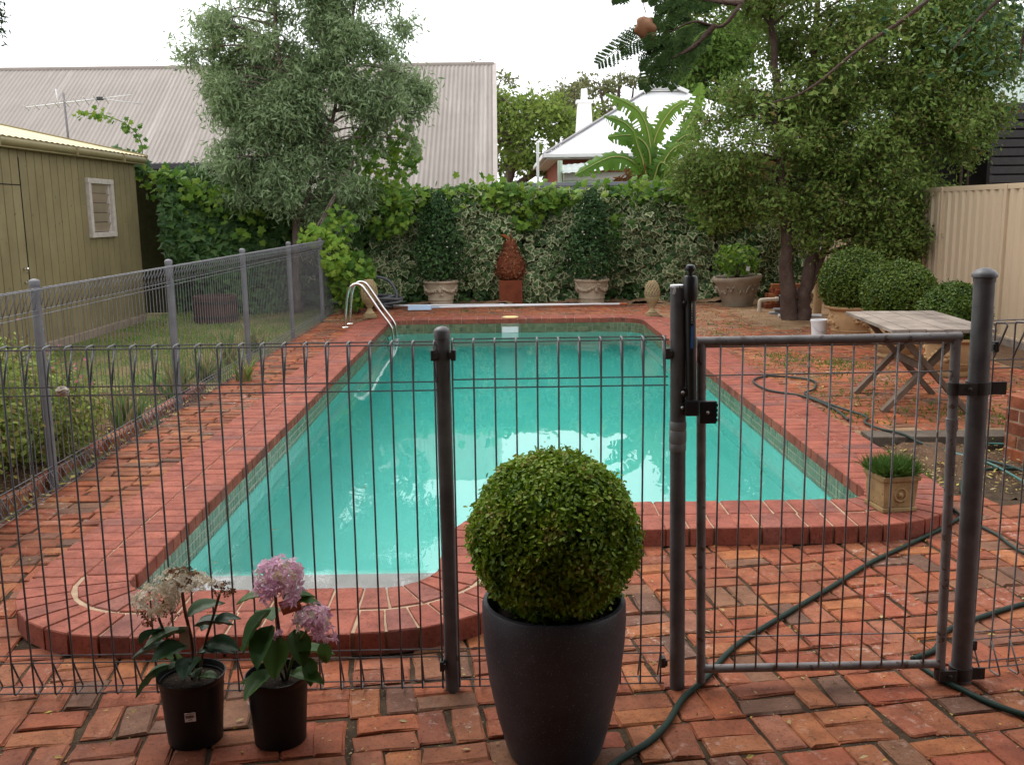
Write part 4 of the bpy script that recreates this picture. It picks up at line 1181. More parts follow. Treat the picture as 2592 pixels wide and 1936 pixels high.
# ------------------------------------------------------------------ square planter with mondo grass
sp = thing('square_planter', 'small square stone planter of dark grass on the coping corner', 'potted plant', (1.985, 4.83, COP_Z), math.radians(8))
mb = MB(); s0, s1 = 0.088, 0.100
def frustum(mb, a, b, z0, z1):
    mb.add([(-a, -a, z0), (a, -a, z0), (a, a, z0), (-a, a, z0), (-b, -b, z1), (b, -b, z1), (b, b, z1), (-b, b, z1)], [(3, 2, 1, 0), (4, 5, 6, 7), (0, 1, 5, 4), (1, 2, 6, 5), (2, 3, 7, 6), (3, 0, 4, 7)])
frustum(mb, 0.094, 0.094, 0.0, 0.022); frustum(mb, 0.086, 0.094, 0.0225, 0.160); frustum(mb, 0.102, 0.104, 0.1605, 0.185)
mb.build('pot', planter_stone, sp, bevel=0.005)
mb = MB(); mb.tube([(0.03 * math.cos(a), -0.0905 - 0.0, 0.09 + 0.034 * math.sin(a)) for a in np.linspace(0, 2 * PI, 16, endpoint=False)], 0.006, 6, True); mb.ball((0, -0.092, 0.09), 0.014, 10, 6); mb.build('rosette', planter_stone, sp, smooth=True)
rng = np.random.default_rng(55)
n = 1500
P = np.c_[rng.uniform(-0.085, 0.085, n), rng.uniform(-0.085, 0.085, n), np.full(n, 0.18)]
yd = np.c_[P[:, :2] * 7 + rng.normal(0, 0.45, (n, 2)), np.full(n, 0.9)]
yd /= np.linalg.norm(yd, axis=1, keepdims=True)
zd = np.cross(yd, rng.normal(0, 1, (n, 3))); zd /= np.linalg.norm(zd, axis=1, keepdims=True)
R = np.stack([np.cross(yd, zd), yd, zd], 2)
S = np.c_[np.full(n, 0.045), 0.06 + 0.06 * rng.random(n), np.full(n, 0.1)]
bulk('grass_blades', T_BLADE, P, R, S, mondo_leaf, sp, kind='stuff')
# ------------------------------------------------------------------ right-hand terrace
TZ = 0.068
slp = thing('sleeper', 'weathered timber sleeper edging the terrace beside the pool coping', 'sleeper', (2.95, 6.47, 0))
mb = MB(); mb.box((0, 0, 0.035), (1.05, 0.2, 0.095))
mo = mb.mesh('timber', sleeper_wood, bevel=0.008)
put('timber', mo, slp, (0.05, 0.02, 0), (0, 0, math.radians(-2)))
mb = MB(); mb.box((0, 0, 0.03), (1.6, 0.19, 0.09)); put('timber', mb.mesh('timber', sleeper_wood, bevel=0.008), slp, (1.40, -0.03, 0), (0, 0, math.radians(-1)))

# table with crossed legs
tb = thing('garden_table', 'weathered plank table on crossed timber legs on the terrace', 'table', (3.235, 7.60, TZ), math.radians(-5))
for i in range(6):
    w = 0.118
    mb = MB(); mb.box((0, 0, 0), (w, 1.30 + 0.012 * ((i * 7) % 3), 0.026))
    put('plank', mb.mesh('plank', old_wood, bevel=0.003), tb, (-0.305 + i * 0.1225, 0.004 * ((i * 5) % 3), 0.655 + 0.002 * (i % 2)))
for y in (-0.36, 0.42):
    for s in (-1, 1):
        mb = MB(); mb.bar((-0.31 * s, y + 0.021 * s, 0.0), (0.26 * s, y + 0.021 * s, 0.635), 0.040, 0.072, (0, 1, 0)); mb.build('leg', dark_wood, tb, bevel=0.003)
    mb = MB(); mb.box((0, y + 0.06, 0.623), (0.62, 0.035, 0.034)); mb.build('batten', dark_wood, tb, bevel=0.003)
mb = MB(); mb.bar((0, -0.36, 0.33), (0, 0.42, 0.33), 0.035, 0.05); mb.build('stretcher', dark_wood, tb, bevel=0.003)

# box balls in ornate pots beside the table
def relief(mb, r, z, q, seed, size=0.03, n=4):
    rng = np.random.default_rng(seed)
    for k in (q,):
        a = 2 * PI * k / n
        for j in range(16):
            x = a + rng.normal(0, 0.26); zz = z + rng.normal(0, 0.045)
            mb.ball((r * math.cos(x), r * math.sin(x), zz), size * (0.4 + 0.6 * rng.random()), 7, 5)
def urn_pot(parent, R, h, mat, seed, n=4):
    prof = [(R * 0.62, 0), (R * 0.66, 0.02), (R * 0.64, 0.05), (R * 0.80, h * 0.28), (R * 0.81, h * 0.33), (R * 0.84, h * 0.33), (R * 0.84, h * 0.37), (R * 0.82, h * 0.37), (R * 0.92, h * 0.62), (R * 0.90, h * 0.86), (R * 1.02, h * 0.90), (R * 1.07, h * 0.94), (R * 1.06, h * 0.99), (R * 1.0, h), (R * 0.93, h * 0.99), (R * 0.90, h * 0.9)]
    mb = MB(); mb.lathe(prof, 36); p = mb.build('pot', mat, parent, smooth='auto')
    for q in range(n):
        mb = MB(); relief(mb, R * 0.88, h * 0.6, q, seed + 11 * q, 0.032, n); mb.build('moulded_relief', mat, p, smooth=True)
    mb = MB(); mb.lathe([(R * 0.9, h * 0.92), (0.002, h * 0.95)], 20); mb.build('soil', potting, parent)
for i, (x, y, R, h, r, zc, lab) in enumerate([(4.06, 11.2, 0.30, 0.43, 0.41, 0.755, 'largest clipped box ball in an ochre urn behind the white bucket'), (4.09, 10.0, 0.29, 0.40, 0.375, 0.70, 'middle clipped box ball in an urn between two others behind the table'), (4.15, 8.9, 0.25, 0.36, 0.31, 0.625, 'smallest clipped box ball beside the thick fence post')]):
    t = thing('box_topiary', lab, 'potted plant', (x, y, TZ), 0.4 * i, 'box balls along the cream fence')
    urn_pot(t, R, h, ochre_stone, 60 + i)
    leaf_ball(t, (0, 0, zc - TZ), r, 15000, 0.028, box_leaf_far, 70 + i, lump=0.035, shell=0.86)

# bucket
bk = thing('bucket', 'white plastic bucket standing by the largest urn', 'bucket', (3.80, 11.62, TZ))
mb = MB(); mb.lathe([(0.085, 0), (0.098, 0.19), (0.104, 0.19), (0.106, 0.215), (0.099, 0.222), (0.096, 0.20), (0.09, 0.18)], 28); mb.build('pail', white_plastic, bk, smooth='auto')
mb = MB(); mb.tube([(0.105 * math.cos(a), -0.03 - 0.075 * math.sin(a) * 1.0, 0.2 - 0.12 * math.sin(a)) for a in np.linspace(0, PI, 14)], 0.002, 5); mb.build('handle', screw_metal, bk, smooth=True)

# cast stone pots with garlands
def garland_pot(parent, R, h, mat, seed):
    prof = [(R * 0.70, 0), (R * 0.72, h * 0.2), (R * 0.755, h * 0.22), (R * 0.755, h * 0.27), (R * 0.74, h * 0.29), (R * 0.87, h * 0.72), (R * 0.93, h * 0.88), (R * 1.02, h * 0.91), (R * 1.03, h * 0.97), (R * 1.0, h), (R * 0.92, h * 0.995), (R * 0.88, h * 0.9)]
    mb = MB(); mb.lathe(prof, 36); p = mb.build('pot', mat, parent, smooth='auto')
    rng = np.random.default_rng(seed)
    for q in range(4):
        a0 = -PI / 2 + q * PI / 2
        mb = MB()
        for j in range(40):
            t = j / 39
            a = a0 + t * PI / 2
            z = h * (0.78 - 0.22 * math.sin(PI * t))
            rr = R * (0.74 + 0.13 * (z / h - 0.29) / 0.43 + 0.02)
            mb.ball((rr * math.cos(a) + rng.normal(0, .004), rr * math.sin(a) + rng.normal(0, .004), z + rng.normal(0, 0.006)), 0.018 + 0.01 * math.sin(PI * t), 7, 5)
        mb.build('garland', mat, p, smooth=True)
        mb = MB()
        for j in range(14):
            a = a0 + rng.normal(0, 0.09); z = h * (0.62 + rng.normal(0, 0.12))
            rr = R * (0.76 + 0.13 * (z / h - 0.29) / 0.43 + 0.03)
            mb.ball((rr * math.cos(a), rr * math.sin(a), z), 0.022 * (0.5 + rng.random() * 0.7), 8, 6)
        mb.ball((R * 0.89 * math.cos(a0), R * 0.89 * math.sin(a0), h * 0.62), 0.04, 10, 8, (0.7, 0.7, 1.3))
        mb.build('lion_mask', mat, p, smooth=True)
    mb = MB(); mb.lathe([(R * 0.88, h * 0.93), (0.002, h * 0.96)], 20); mb.build('soil', potting, parent)
def cone_shrub(parent, h0, h1, r, n, seed):
    rng = np.random.default_rng(seed)
    t = rng.random(n) ** 0.85
    z = h0 + (h1 - h0) * t
    rad = r * (np.clip(1.02 - t, 0, 1) ** 0.55) * np.clip(0.55 + 3 * t, 0, 1) * (0.4 + 0.68 * rng.random(n) ** 0.5)
    a = rng.random(n) * 2 * PI
    rad *= 1 + 0.22 * np.sin(3 * a + 7 * t) + 0.16 * np.sin(19 * t + 2 * a)
    P = np.c_[rad * np.cos(a), rad * np.sin(a), z]
    nr = np.c_[np.cos(a), np.sin(a), np.full(n, 0.5)]
    bulk('foliage', T_ROUND, P, frames(nr, rng, 0.6), 0.05 * (0.7 + 0.6 * rng.random((n, 1))), dark_leaf, parent, kind='stuff')
    k = 60
    tt_ = rng.random(k); aa = rng.random(k) * 2 * PI
    rr_ = r * (np.clip(1.02 - tt_, 0, 1) ** 0.55) * np.clip(0.55 + 3 * tt_, 0, 1) * 1.0
    Pf = np.c_[rr_ * np.cos(aa), rr_ * np.sin(aa), h0 + (h1 - h0) * tt_]
    bulk('blossoms', T_FLORET, Pf, frames(np.c_[np.cos(aa), np.sin(aa), aa * 0 + .3], rng, 0.3), 0.017 * np.ones((k, 1)), white_petal, parent, kind='stuff')
    mb = MB(); mb.tube([(0, 0, h0 - 0.15), (0.02, 0, (h0 + h1) / 2), (0, 0, h1 - 0.1)], [0.02, 0.013, 0.005], 8); mb.build('stem', bark, parent, smooth=True)
for x, y, lab in ((-1.03, 16.45, 'dark flowering shrub in a garland pot between ladder and pear sculpture'), (1.50, 16.35, 'dark shrub in a garland pot with ring handle, nearer the gate side')):
    t = thing('potted_shrub', lab, 'potted plant', (x, y, TZ), 0.2 if x > 0 else 0.0, 'pair of garland pots before the hedge')
    garland_pot(t, 0.29, 0.415, sandstone, 80 + int(x))
    cone_shrub(t, 0.42, 1.86, 0.47, 4600, 85 + int(x * 3))
    if x > 0:
        mb = MB(); mb.tube([(-0.02 + 0.075 * math.cos(a), -0.22, 0.41 + 0.075 * math.sin(a)) for a in np.linspace(0, PI, 14)], 0.018, 8); mb.build('ring_handle', sandstone, t, smooth=True)
t = thing('potted_shrub', 'leafy shrub in the wide tilted stone tub beside the tree', 'potted plant', (3.82, 15.75, 0.05))
t.rotation_euler = (0, math.radians(-4), 0)
prof = [(0.225, 0), (0.235, 0.02), (0.36, 0.40), (0.385, 0.42), (0.395, 0.46), (0.385, 0.49), (0.35, 0.485), (0.33, 0.43)]
mb = MB(); mb.lathe(prof, 40); p = mb.build('pot', greystone, t, smooth='auto')
rgp = np.random.default_rng(33)
for q in range(6):
    mb = MB(); a0 = q * PI / 3
    for sgn in (-1, 1):
        pts = []
        for j in range(18):
            u = j / 17
            a = a0 + sgn * (0.05 + 0.42 * u); z = 0.30 + 0.05 * math.sin(u * 6.5) - 0.03 * u
            rr = 0.235 + (z - 0.02) / 0.38 * 0.125 + 0.008
            pts.append((rr * math.cos(a), rr * math.sin(a), z))
        mb.tube(pts, 0.014, 6)
    mb.ball(((0.335) * math.cos(a0), 0.335 * math.sin(a0), 0.28), 0.025, 8, 6)
    mb.build('scroll_relief', greystone, p, smooth=True)
mb = MB(); mb.lathe([(0.335, 0.45), (0.002, 0.47)], 20); mb.build('soil', potting, t)
rng = np.random.default_rng(91)
P, d = ellip(420, rng, (0.02, 0, 0.74), (0.38, 0.36, 0.27), 0.2)
bulk('foliage', T_ROUND, P, frames(d + np.array([0, 0, .4]), rng, 0.6), 0.085 * (0.6 + 0.6 * rng.random((420, 1))), grape_leaf, t, kind='stuff')
mb = MB()
for k in range(7):
    a = k * 0.9; mb.tube([(0, 0, 0.44), (0.12 * math.cos(a), 0.12 * math.sin(a), 0.64), (0.24 * math.cos(a), 0.24 * math.sin(a), 0.8)], [0.012, 0.008, 0.004], 6)
mb.build('stem', grey_bark, t, smooth=True)
mb = MB(); mb.box((0.10, -0.33, 0.615), (0.055, 0.003, 0.075), Matrix.Rotation(0.2, 3, 'Y')); mb.build('plant_tag', white_plastic, t)

# rusty plinth and pear
ped = MB(); ped.box((0, 0, 0.2), (0.39, 0.39, 0.40))
po = ped.build('plinth', rust, bevel=0.006, loc=(0.147, 16.58, TZ))
tag(po, 'rusty square steel plinth under the pear sculpture', 'plinth')
pr = thing('pear_sculpture', 'rusty pear sculpture of welded scraps with one leaf', 'sculpture', (0.150, 16.58, TZ + 0.402))
pp = [(0.12, 0.0), (0.20, 0.04), (0.255, 0.14), (0.262, 0.20), (0.235, 0.30), (0.18, 0.40), (0.13, 0.48), (0.11, 0.56), (0.095, 0.62), (0.05, 0.655), (0.005, 0.665)]
mb = MB(); mb.lathe([(r * 0.94, z) for r, z in pp], 24, fn=lambda a, z: 1 + 0.03 * math.sin(7 * a + 30 * z)); mb.build('body', rust, pr, smooth=True)
rng = np.random.default_rng(17)
n = 1500
zz = rng.random(n) * 0.65; aa = rng.random(n) * 2 * PI
rr = np.interp(zz, [q[1] for q in pp], [q[0] for q in pp]) * (0.95 + 0.10 * rng.random(n))
P = np.c_[rr * np.cos(aa), rr * np.sin(aa), zz]
bulk('scrap_pieces', T_FOLD, P, frames(np.c_[np.cos(aa), np.sin(aa), aa * 0 + .2], rng, 0.5), 0.05 * (0.5 + 0.8 * rng.random((n, 1))), M('welded scrap', (0.15, 0.05, 0.025), (0.24, 0.09, 0.04), 0.8, 30, tone=0.9, speck=(0.36, 0.26, 0.17), speck_scale=30, speck_at=0.62), pr, kind='stuff')
mb = MB(); mb.tube([(0, 0, 0.64), (0.012, 0, 0.70), (0.005, 0, 0.80)], [0.012, 0.009, 0.006], 8); mb.build('stalk', rust, pr, smooth=True)
lf = hyd_leaf_mesh('leaf', rust_orange, 0.20, 0.085, 0.15)
put('leaf', lf, pr, (0.0, -0.01, 0.655), orient(math.radians(183), math.radians(35), 0.9))

# finials
def finial(x, y, s, label):
    t = thing('finial', label, 'finial', (x, y, COP_Z), 0.3, 'pine cone finials on the coping')
    mb = MB(); mb.box((0, 0, 0.022), (0.165, 0.165, 0.044)); mb.build('base', finial_stone, t, bevel=0.006)
    mb = MB(); mb.lathe([(0.072, 0.045), (0.078, 0.06), (0.05, 0.085), (0.032, 0.12), (0.035, 0.145), (0.05, 0.155), (0.05, 0.165), (0.075, 0.20), (0.105, 0.25), (0.112, 0.285), (0.102, 0.30)], 24); mb.build('stem', finial_stone, t, smooth='auto')
    mb = MB(); mb.lathe([(0.10, 0.295), (0.108, 0.33), (0.104, 0.40), (0.085, 0.47), (0.05, 0.52), (0.01, 0.54)], 24)
    for r_ in range(9):
        z = 0.31 + r_ * 0.026
        R = np.interp(z, [0.295, 0.33, 0.40, 0.47, 0.52, 0.54], [0.10, 0.108, 0.104, 0.085, 0.05, 0.01])
        m = max(4, int(2 * PI * R / 0.045))
        for k in range(m):
            a = 2 * PI * (k + 0.5 * (r_ % 2)) / m
            mb.ball((R * 0.98 * math.cos(a), R * 0.98 * math.sin(a), z), 0.0185, 7, 5, (1, 1, 1.25))
    mb.build('pine_cone', finial_stone, t, smooth=True)
    t.scale = (s, s, s)
finial(-1.955, 14.40, 1.04, 'stone pine cone finial behind the ladder rails')
finial(2.17, 14.10, 0.94, 'stone pine cone finial near the latch post, across the pool')

# ladder rails
lad = thing('pool_ladder', 'pair of polished handrails curving into the far corner of the pool', 'ladder', (-1.8, 13.4, 0.0))
for y in (-0.22, 0.20):
    pts = [(-0.33, y, 0.085), (-0.315, y, 0.30), (-0.28, y, 0.56), (-0.235, y, 0.68), (-0.165, y, 0.725), (-0.09, y, 0.70), (-0.02, y, 0.60), (0.14, y, 0.33), (0.27, y, 0.13), (0.31, y, 0.02), (0.315, y, -0.15), (0.315, y, -0.75)]
    pts = [(a, b, c if c < 0.09 else 0.085 + (c - 0.085) * 0.92) for a, b, c in pts]
    mb = MB(); mb.tube(cr(pts, 6), 0.019, 14); rl = mb.build('rail', chrome, lad, smooth=True)
    mb = MB(); mb.lathe([(0.05, 0.089), (0.05, 0.094), (0.042, 0.103), (0.022, 0.108)], 20, (-0.33, y, 0)); mb.build('flange', chrome, rl, smooth='auto')
for z in (-0.25, -0.5):
    mb = MB(); mb.box((0.315, -0.01, z), (0.09, 0.42, 0.03)); mb.build('tread', white_plastic, lad, bevel=0.006)

# vacuum hose, poles, skimmer lid
pts = []
rng = np.random.default_rng(3)
cx, cy = -2.25, 15.85
for k in range(64):
    a = k * 0.62
    R = 0.36 + 0.10 * math.sin(k * 0.9) + 0.04 * math.cos(k * 2.3)
    pts.append((cx + R * math.cos(a) * 1.15 + 0.0025 * k, cy + 0.62 * R * math.sin(a), 0.095 + 0.006 * (k % 9) + 0.0022 * k + 0.03 * max(0, math.sin(k * 1.7))))
pts += [(-1.75, 15.75, 0.2), (-1.72, 15.95, 0.32), (-1.85, 16.0, 0.52), (-2.05, 16.0, 0.58), (-2.2, 16.05, 0.5)]
pc = cr(pts, 9)
mb = MB(); mb.tube(pc, [0.024 + 0.0016 * math.sin(i * 2.2) for i in range(len(pc))], 9)
tag(mb.build('vacuum_hose', vac_grey, None, True), 'tangled grey ribbed vacuum hose behind the ladder', 'hose')
pole = thing('pool_pole', 'long white telescopic pool pole with an orange grip', 'pole', (-1.90, 16.0, 0.085))
mb = MB(); mb.tube([(0, 0, 0.024), (1.9, -0.13, 0.024)], 0.0185, 10); mb.tube([(1.88, -0.129, 0.024), (3.80, -0.26, 0.026)], 0.0155, 10); mb.build('shaft', alu, pole, smooth='auto')
mb = MB(); mb.tube([(3.80, -0.26, 0.026), (3.91, -0.267, 0.026)], 0.021, 10); mb.build('grip', orange_plastic, pole, smooth='auto')
mb = MB(); mb.tube([(1.86, -0.127, 0.024), (1.93, -0.132, 0.024)], 0.022, 10); mb.build('collar', alu, pole, smooth='auto')
br = thing('pool_brush', 'pale blue pool brush on a white pole lying by the far coping', 'brush', (-1.50, 15.50, 0.085))
mb = MB(); mb.add([(0, -0.055, 0), (0.34, -0.055, 0), (0.38, -0.02, 0), (0.38, 0.02, 0), (0.34, 0.055, 0), (0, 0.055, 0), (0.01, -0.04, 0.075), (0.33, -0.04, 0.075), (0.36, -0.015, 0.065), (0.36, 0.015, 0.065), (0.33, 0.04, 0.075), (0.01, 0.04, 0.075)], [(5, 4, 3, 2, 1, 0), (6, 7, 8, 9, 10, 11)] + [(i, (i + 1) % 6, (i + 1) % 6 + 6, i + 6) for i in range(6)])
mb.build('brush_head', pale_blue, br, bevel=0.008)
mb = MB(); mb.tube([(0.36, 0, 0.035), (0.55, 0.02, 0.035)], 0.014, 10); mb.build('socket', pale_blue, br, smooth='auto')
mb = MB(); mb.tube([(0.50, 0.015, 0.035), (1.9, 0.16, 0.03), (3.1, 0.27, 0.028)], 0.0155, 10); mb.build('shaft', alu, br, smooth='auto')
mb = MB(); mb.lathe([(0.118, 0), (0.118, 0.007), (0.105, 0.011), (0.03, 0.012), (0.002, 0.012)], 30, (0, 0, 0))
lid = thing('skimmer_lid', 'round yellowed skimmer lid set in the far coping', 'lid', (0.115, 14.16, COP_Z + 0.002))
mb.build('disc', yellow_lid, lid, smooth='auto')
mb = MB(); mb.box((0, 0, 0.014), (0.06, 0.02, 0.006)); mb.build('finger_grip', yellow_lid, lid)

# clutter by the tree: elbow pipe, drum, boards, brick stack
pv = thing('drain_pipe', 'grubby white elbow pipe with a black sleeve by the tree', 'pipe', (3.90, 14.75, 0.058))
mb = MB(); mb.tube(cr([(0, 0, 0.02), (0, 0, 0.13), (0.012, 0, 0.165), (0.05, 0, 0.18), (0.30, 0.02, 0.185)], 5), 0.027, 14); mb.tube([(0, 0, 0), (0, 0, 0.06)], 0.034, 14); mb.tube([(0.24, 0.015, 0.185), (0.29, 0.02, 0.185)], 0.035, 14); mb.build('elbow', dirty_white, pv, smooth='auto')
mb = MB(); mb.tube([(0.285, 0.02, 0.185), (0.55, 0.03, 0.19)], 0.068, 18); mb.tube([(0.45, 0.03, 0.0), (0.45, 0.03, 0.14)], 0.03, 10); mb.build('sleeve', black_plastic, pv, smooth='auto')
bd = thing('board_pile', 'few grey offcut boards lying before the black pipe sleeve', 'boards', (4.25, 14.35, 0.058), math.radians(-8))
for i, (dx, dy, z, w, l) in enumerate(((0, 0, 0.018, 0.12, 0.6), (0.03, 0.06, 0.05, 0.10, 0.5), (-0.02, -0.04, 0.078, 0.09, 0.45))):
    mb = MB(); mb.box((dx, dy, z), (l, w, 0.026)); mb.build('board', [slate_fence, greystone, slate_fence][i], bd, bevel=0.002)
bs = thing('brick_stack', 'small stack of loose red bricks behind the tree trunk', 'bricks', (4.42, 15.35, 0.058))
sb = tpl_mesh('brick', brick_tpl(0.225, 0.108, 0.074, 400, 0.003, 0.006), paver)
rng = np.random.default_rng(5)
for lvl in range(5):
    for k in range(4 - lvl // 2):
        put('brick', sb, bs, (-0.20 + 0.14 * (k % 2) * 1.8 + 0.03 * lvl + rng.normal(0, .012), -0.12 + 0.13 * (k // 2) + rng.normal(0, .01), 0.076 * (lvl + 1)), (0, 0, (PI / 2 if lvl % 2 else 0) + rng.normal(0, 0.12)))
tp = thing('storm_pipe', 'ochre upright pipe standing behind the tree trunk', 'pipe', (4.62, 14.25, 0.05))
mb = MB(); mb.tube([(0, 0, 0), (0.0, 0, 0.85)], 0.06, 18); mb.build('pipe', ochre_stone, tp, smooth='auto')
mb = MB(); mb.lathe([(0.072, 0.84), (0.075, 0.9), (0.06, 0.92)], 18); mb.build('collar', ochre_stone, tp, smooth='auto')
mb = MB(); mb.tube([(-0.5, -0.2, 0.03), (0.1, -0.26, 0.03)], 0.024, 12); tag(mb.build('loose_pipe', white_plastic, None, 'auto', loc=(4.45, 14.1, 0.056)), 'short white pipe on the soil at the tree foot', 'pipe')

# old brick pier end at the photo's right edge
pier = thing('brick_pier', 'mortared red brick pier at the photo\'s right edge by the soil patch', 'pier', (3.42, 5.97, 0), math.radians(14))
pb = [tpl_mesh('brick', brick_tpl(0.225, 0.108, 0.074, 420 + i, 0.004, 0.006), paver) for i in range(3)]
mb = MB(); mb.box((0, 0, 0.2), (0.33, 0.33, 0.42)); mb.build('mortar_core', mortar, pier)
for lvl in range(5):
    for k in range(4):
        a = k * PI / 2 + (PI / 2 if lvl % 2 else 0)
        c, s = math.cos(a), math.sin(a)
        lx, ly = (-0.0585, -0.117) if lvl % 2 == 0 else (0.0585, -0.117)
        put('brick', pb[(lvl + k) % 3], pier, (lx * c - ly * s, lx * s + ly * c, 0.085 * (lvl + 1)), (0, 0, a))

# cream sheet fence along the right boundary
cf = thing('sheet_fence', 'cream ribbed steel fence along the terrace boundary', 'fence', (5.70, 4.0, 0))
def rib_sheet(name, y0, y1, z0, z1, mat, parent, pitch=0.19, amp=0.028):
    prof = []
    y = y0
    while y < y1 - 1e-6:
        for dy, dx in ((0, 0), (0.045, 0), (0.07, -amp), (0.14, -amp), (0.165, 0)):
            if y + dy <= y1: prof.append((y + dy, dx))
        y += pitch
    prof.append((y1, 0))
    V = [(dx, yy, z0) for yy, dx in prof] + [(dx, yy, z1) for yy, dx in prof]
    n = len(prof)
    mb = MB(); mb.add(V, [(i, i + 1, n + i + 1, n + i) for i in range(n - 1)])
    return mb.build(name, mat, parent)
yb = [0.0, 2.4, 4.75, 7.1, 8.72, 11.1, 13.4]
for a, b in zip(yb, yb[1:]):
    rib_sheet('infill_sheet', a + 0.03, b - 0.03, 0.14, 1.80, cream_sheet, cf)
    mb = MB(); mb.box((-0.005, (a + b) / 2, 1.815), (0.05, b - a - 0.06, 0.06)); mb.build('top_rail', cream_sheet, cf, bevel=0.004)
    mb = MB(); mb.box((-0.005, (a + b) / 2, 0.125), (0.05, b - a - 0.06, 0.05)); mb.build('bottom_rail', cream_sheet, cf, bevel=0.004)
for y in yb:
    mb = MB(); mb.box((-0.01, y, 0.92), (0.062, 0.055, 1.84)); mb.build('post', cream_sheet, cf, bevel=0.004)
pb_ = thing('plinth_board', 'grey timber plinth board at the foot of the cream fence', 'board', (5.62, 9.5, 0.05))
for k, (y0, y1) in enumerate(((-4.5, -0.8), (-0.78, 2.6))):
    mb = MB(); mb.box((0, (y0 + y1) / 2, 0.045), (0.05, y1 - y0, 0.10)); mb.build('plank', old_wood, pb_, bevel=0.004)
tag(slab('boundary_soil', [(4.95, 6.56), (5.68, 6.56), (5.68, 14.0), (4.95, 14.0)], 0.0, 0.066, soil), 'dark soil strip at the foot of the cream fence')
# ------------------------------------------------------------------ shed
sh = thing('shed', 'olive clad garden shed with louvre window and cream roof', 'shed', (-5.6, 10.0, 0.0))
y = -4.0
k = 0
W0, W1, WZ0, WZ1 = 3.52, 4.30, 1.36, 2.09      # window opening (local y, z)
D1 = 1.66                                       # right jamb of the door
while y < 5.30:
    w = 0.196
    y1 = min(y + w, 5.33)
    for z0, z1 in ([(0.10, 2.40)] if (y1 < W0 + 0.03 or y > W1 - 0.03) else [(0.10, WZ0 + 0.01), (WZ1 - 0.01, 2.40)]):
        mb = MB(); mb.box((0.0, (y + y1) / 2, (z0 + z1) / 2), (0.03, y1 - y - 0.012, z1 - z0)); mb.build('cladding_board', olive_clad, sh, bevel=0.004)
    y += w + 0.006
mb = MB(); mb.box((-0.03, 0.66, 1.25), (0.02, 9.3, 2.3)); mb.build('backing', dark_inside, sh)
mb = MB(); mb.add([(0.0, 5.32, 0), (-4.0, 5.32, 0), (-4.0, 5.32, 2.6), (-2.6, 5.32, 3.08), (0.0, 5.32, 2.46)], [(0, 1, 2, 3, 4)]); mb.build('end_wall', olive_clad, sh)
mb = MB(); mb.box((0.012, D1, 1.2), (0.010, 0.012, 2.2)); mb.box((0.012, D1 - 0.5, 1.985), (0.012, 1.0, 0.012)); mb.build('door_joint', dark_inside, sh)
for z in (1.02, 0.86):
    mb = MB(); mb.tube([(0.015, D1 - 0.13, z), (0.05, D1 - 0.13, z)], 0.011, 10); mb.ball((0.062, D1 - 0.13, z), 0.022, 12, 8); mb.build('door_knob', chrome, sh, smooth=True)
win = MB()
for (cy, cz, sy, sz) in (((W0 + W1) / 2, WZ0, W1 - W0 + 0.09, 0.07), ((W0 + W1) / 2, WZ1, W1 - W0 + 0.09, 0.07), (W0, (WZ0 + WZ1) / 2, 0.08, WZ1 - WZ0 - 0.072), (W1, (WZ0 + WZ1) / 2, 0.08, WZ1 - WZ0 - 0.072)):
    win.box((0.03, cy, cz), (0.055, sy, sz))
wo = win.build('window', white_timber, sh, bevel=0.006)
for i in range(5):
    mb = MB(); mb.box((0.012, (W0 + W1) / 2 - 0.03, WZ0 + 0.105 + i * 0.132), (0.006, W1 - W0 - 0.12, 0.128), Matrix.Rotation(math.radians(16), 3, 'Y')); mb.build('louvre', louvre_glass, wo)
mb = MB(); mb.box((0.01, W1 - 0.085, (WZ0 + WZ1) / 2), (0.03, 0.05, WZ1 - WZ0 - 0.07)); mb.build('louvre_clip', white_timber, wo)
mb = MB(); mb.box((0.02, 0.5, 0.04), (0.10, 9.4, 0.13)); mb.build('footing', footing, sh, bevel=0.01)
mb = MB(); mb.tube([(0.09, -4.2, 2.455), (0.09, 5.50, 2.455)], 0.055, 12); mb.box((0.06, 0.65, 2.43), (0.10, 9.7, 0.085)); mb.build('gutter', gutter_mat, sh, smooth='auto')
for yy in (1.0, 3.0, 4.6):
    mb = MB(); mb.box((0.118, yy, 2.44), (0.075, 0.025, 0.115)); mb.build('gutter_bracket', gutter_mat, sh)
n = 130
V = []
for i in range(n + 1):
    yy = -4.2 + 9.75 * i / n
    z = 0.012 * (i % 2)
    V += [(0.13, yy, 2.505 + z), (-2.6, yy, 3.12 + z)]
mb = MB(); mb.add(V, [(2 * i, 2 * i + 1, 2 * i + 3, 2 * i + 2) for i in range(n)]); mb.build('roof', cream_roof, sh)
mb = MB(); mb.bar((0.13, 5.57, 2.49), (-2.6, 5.57, 3.11), 0.05, 0.09); mb.build('barge', gutter_mat, sh)

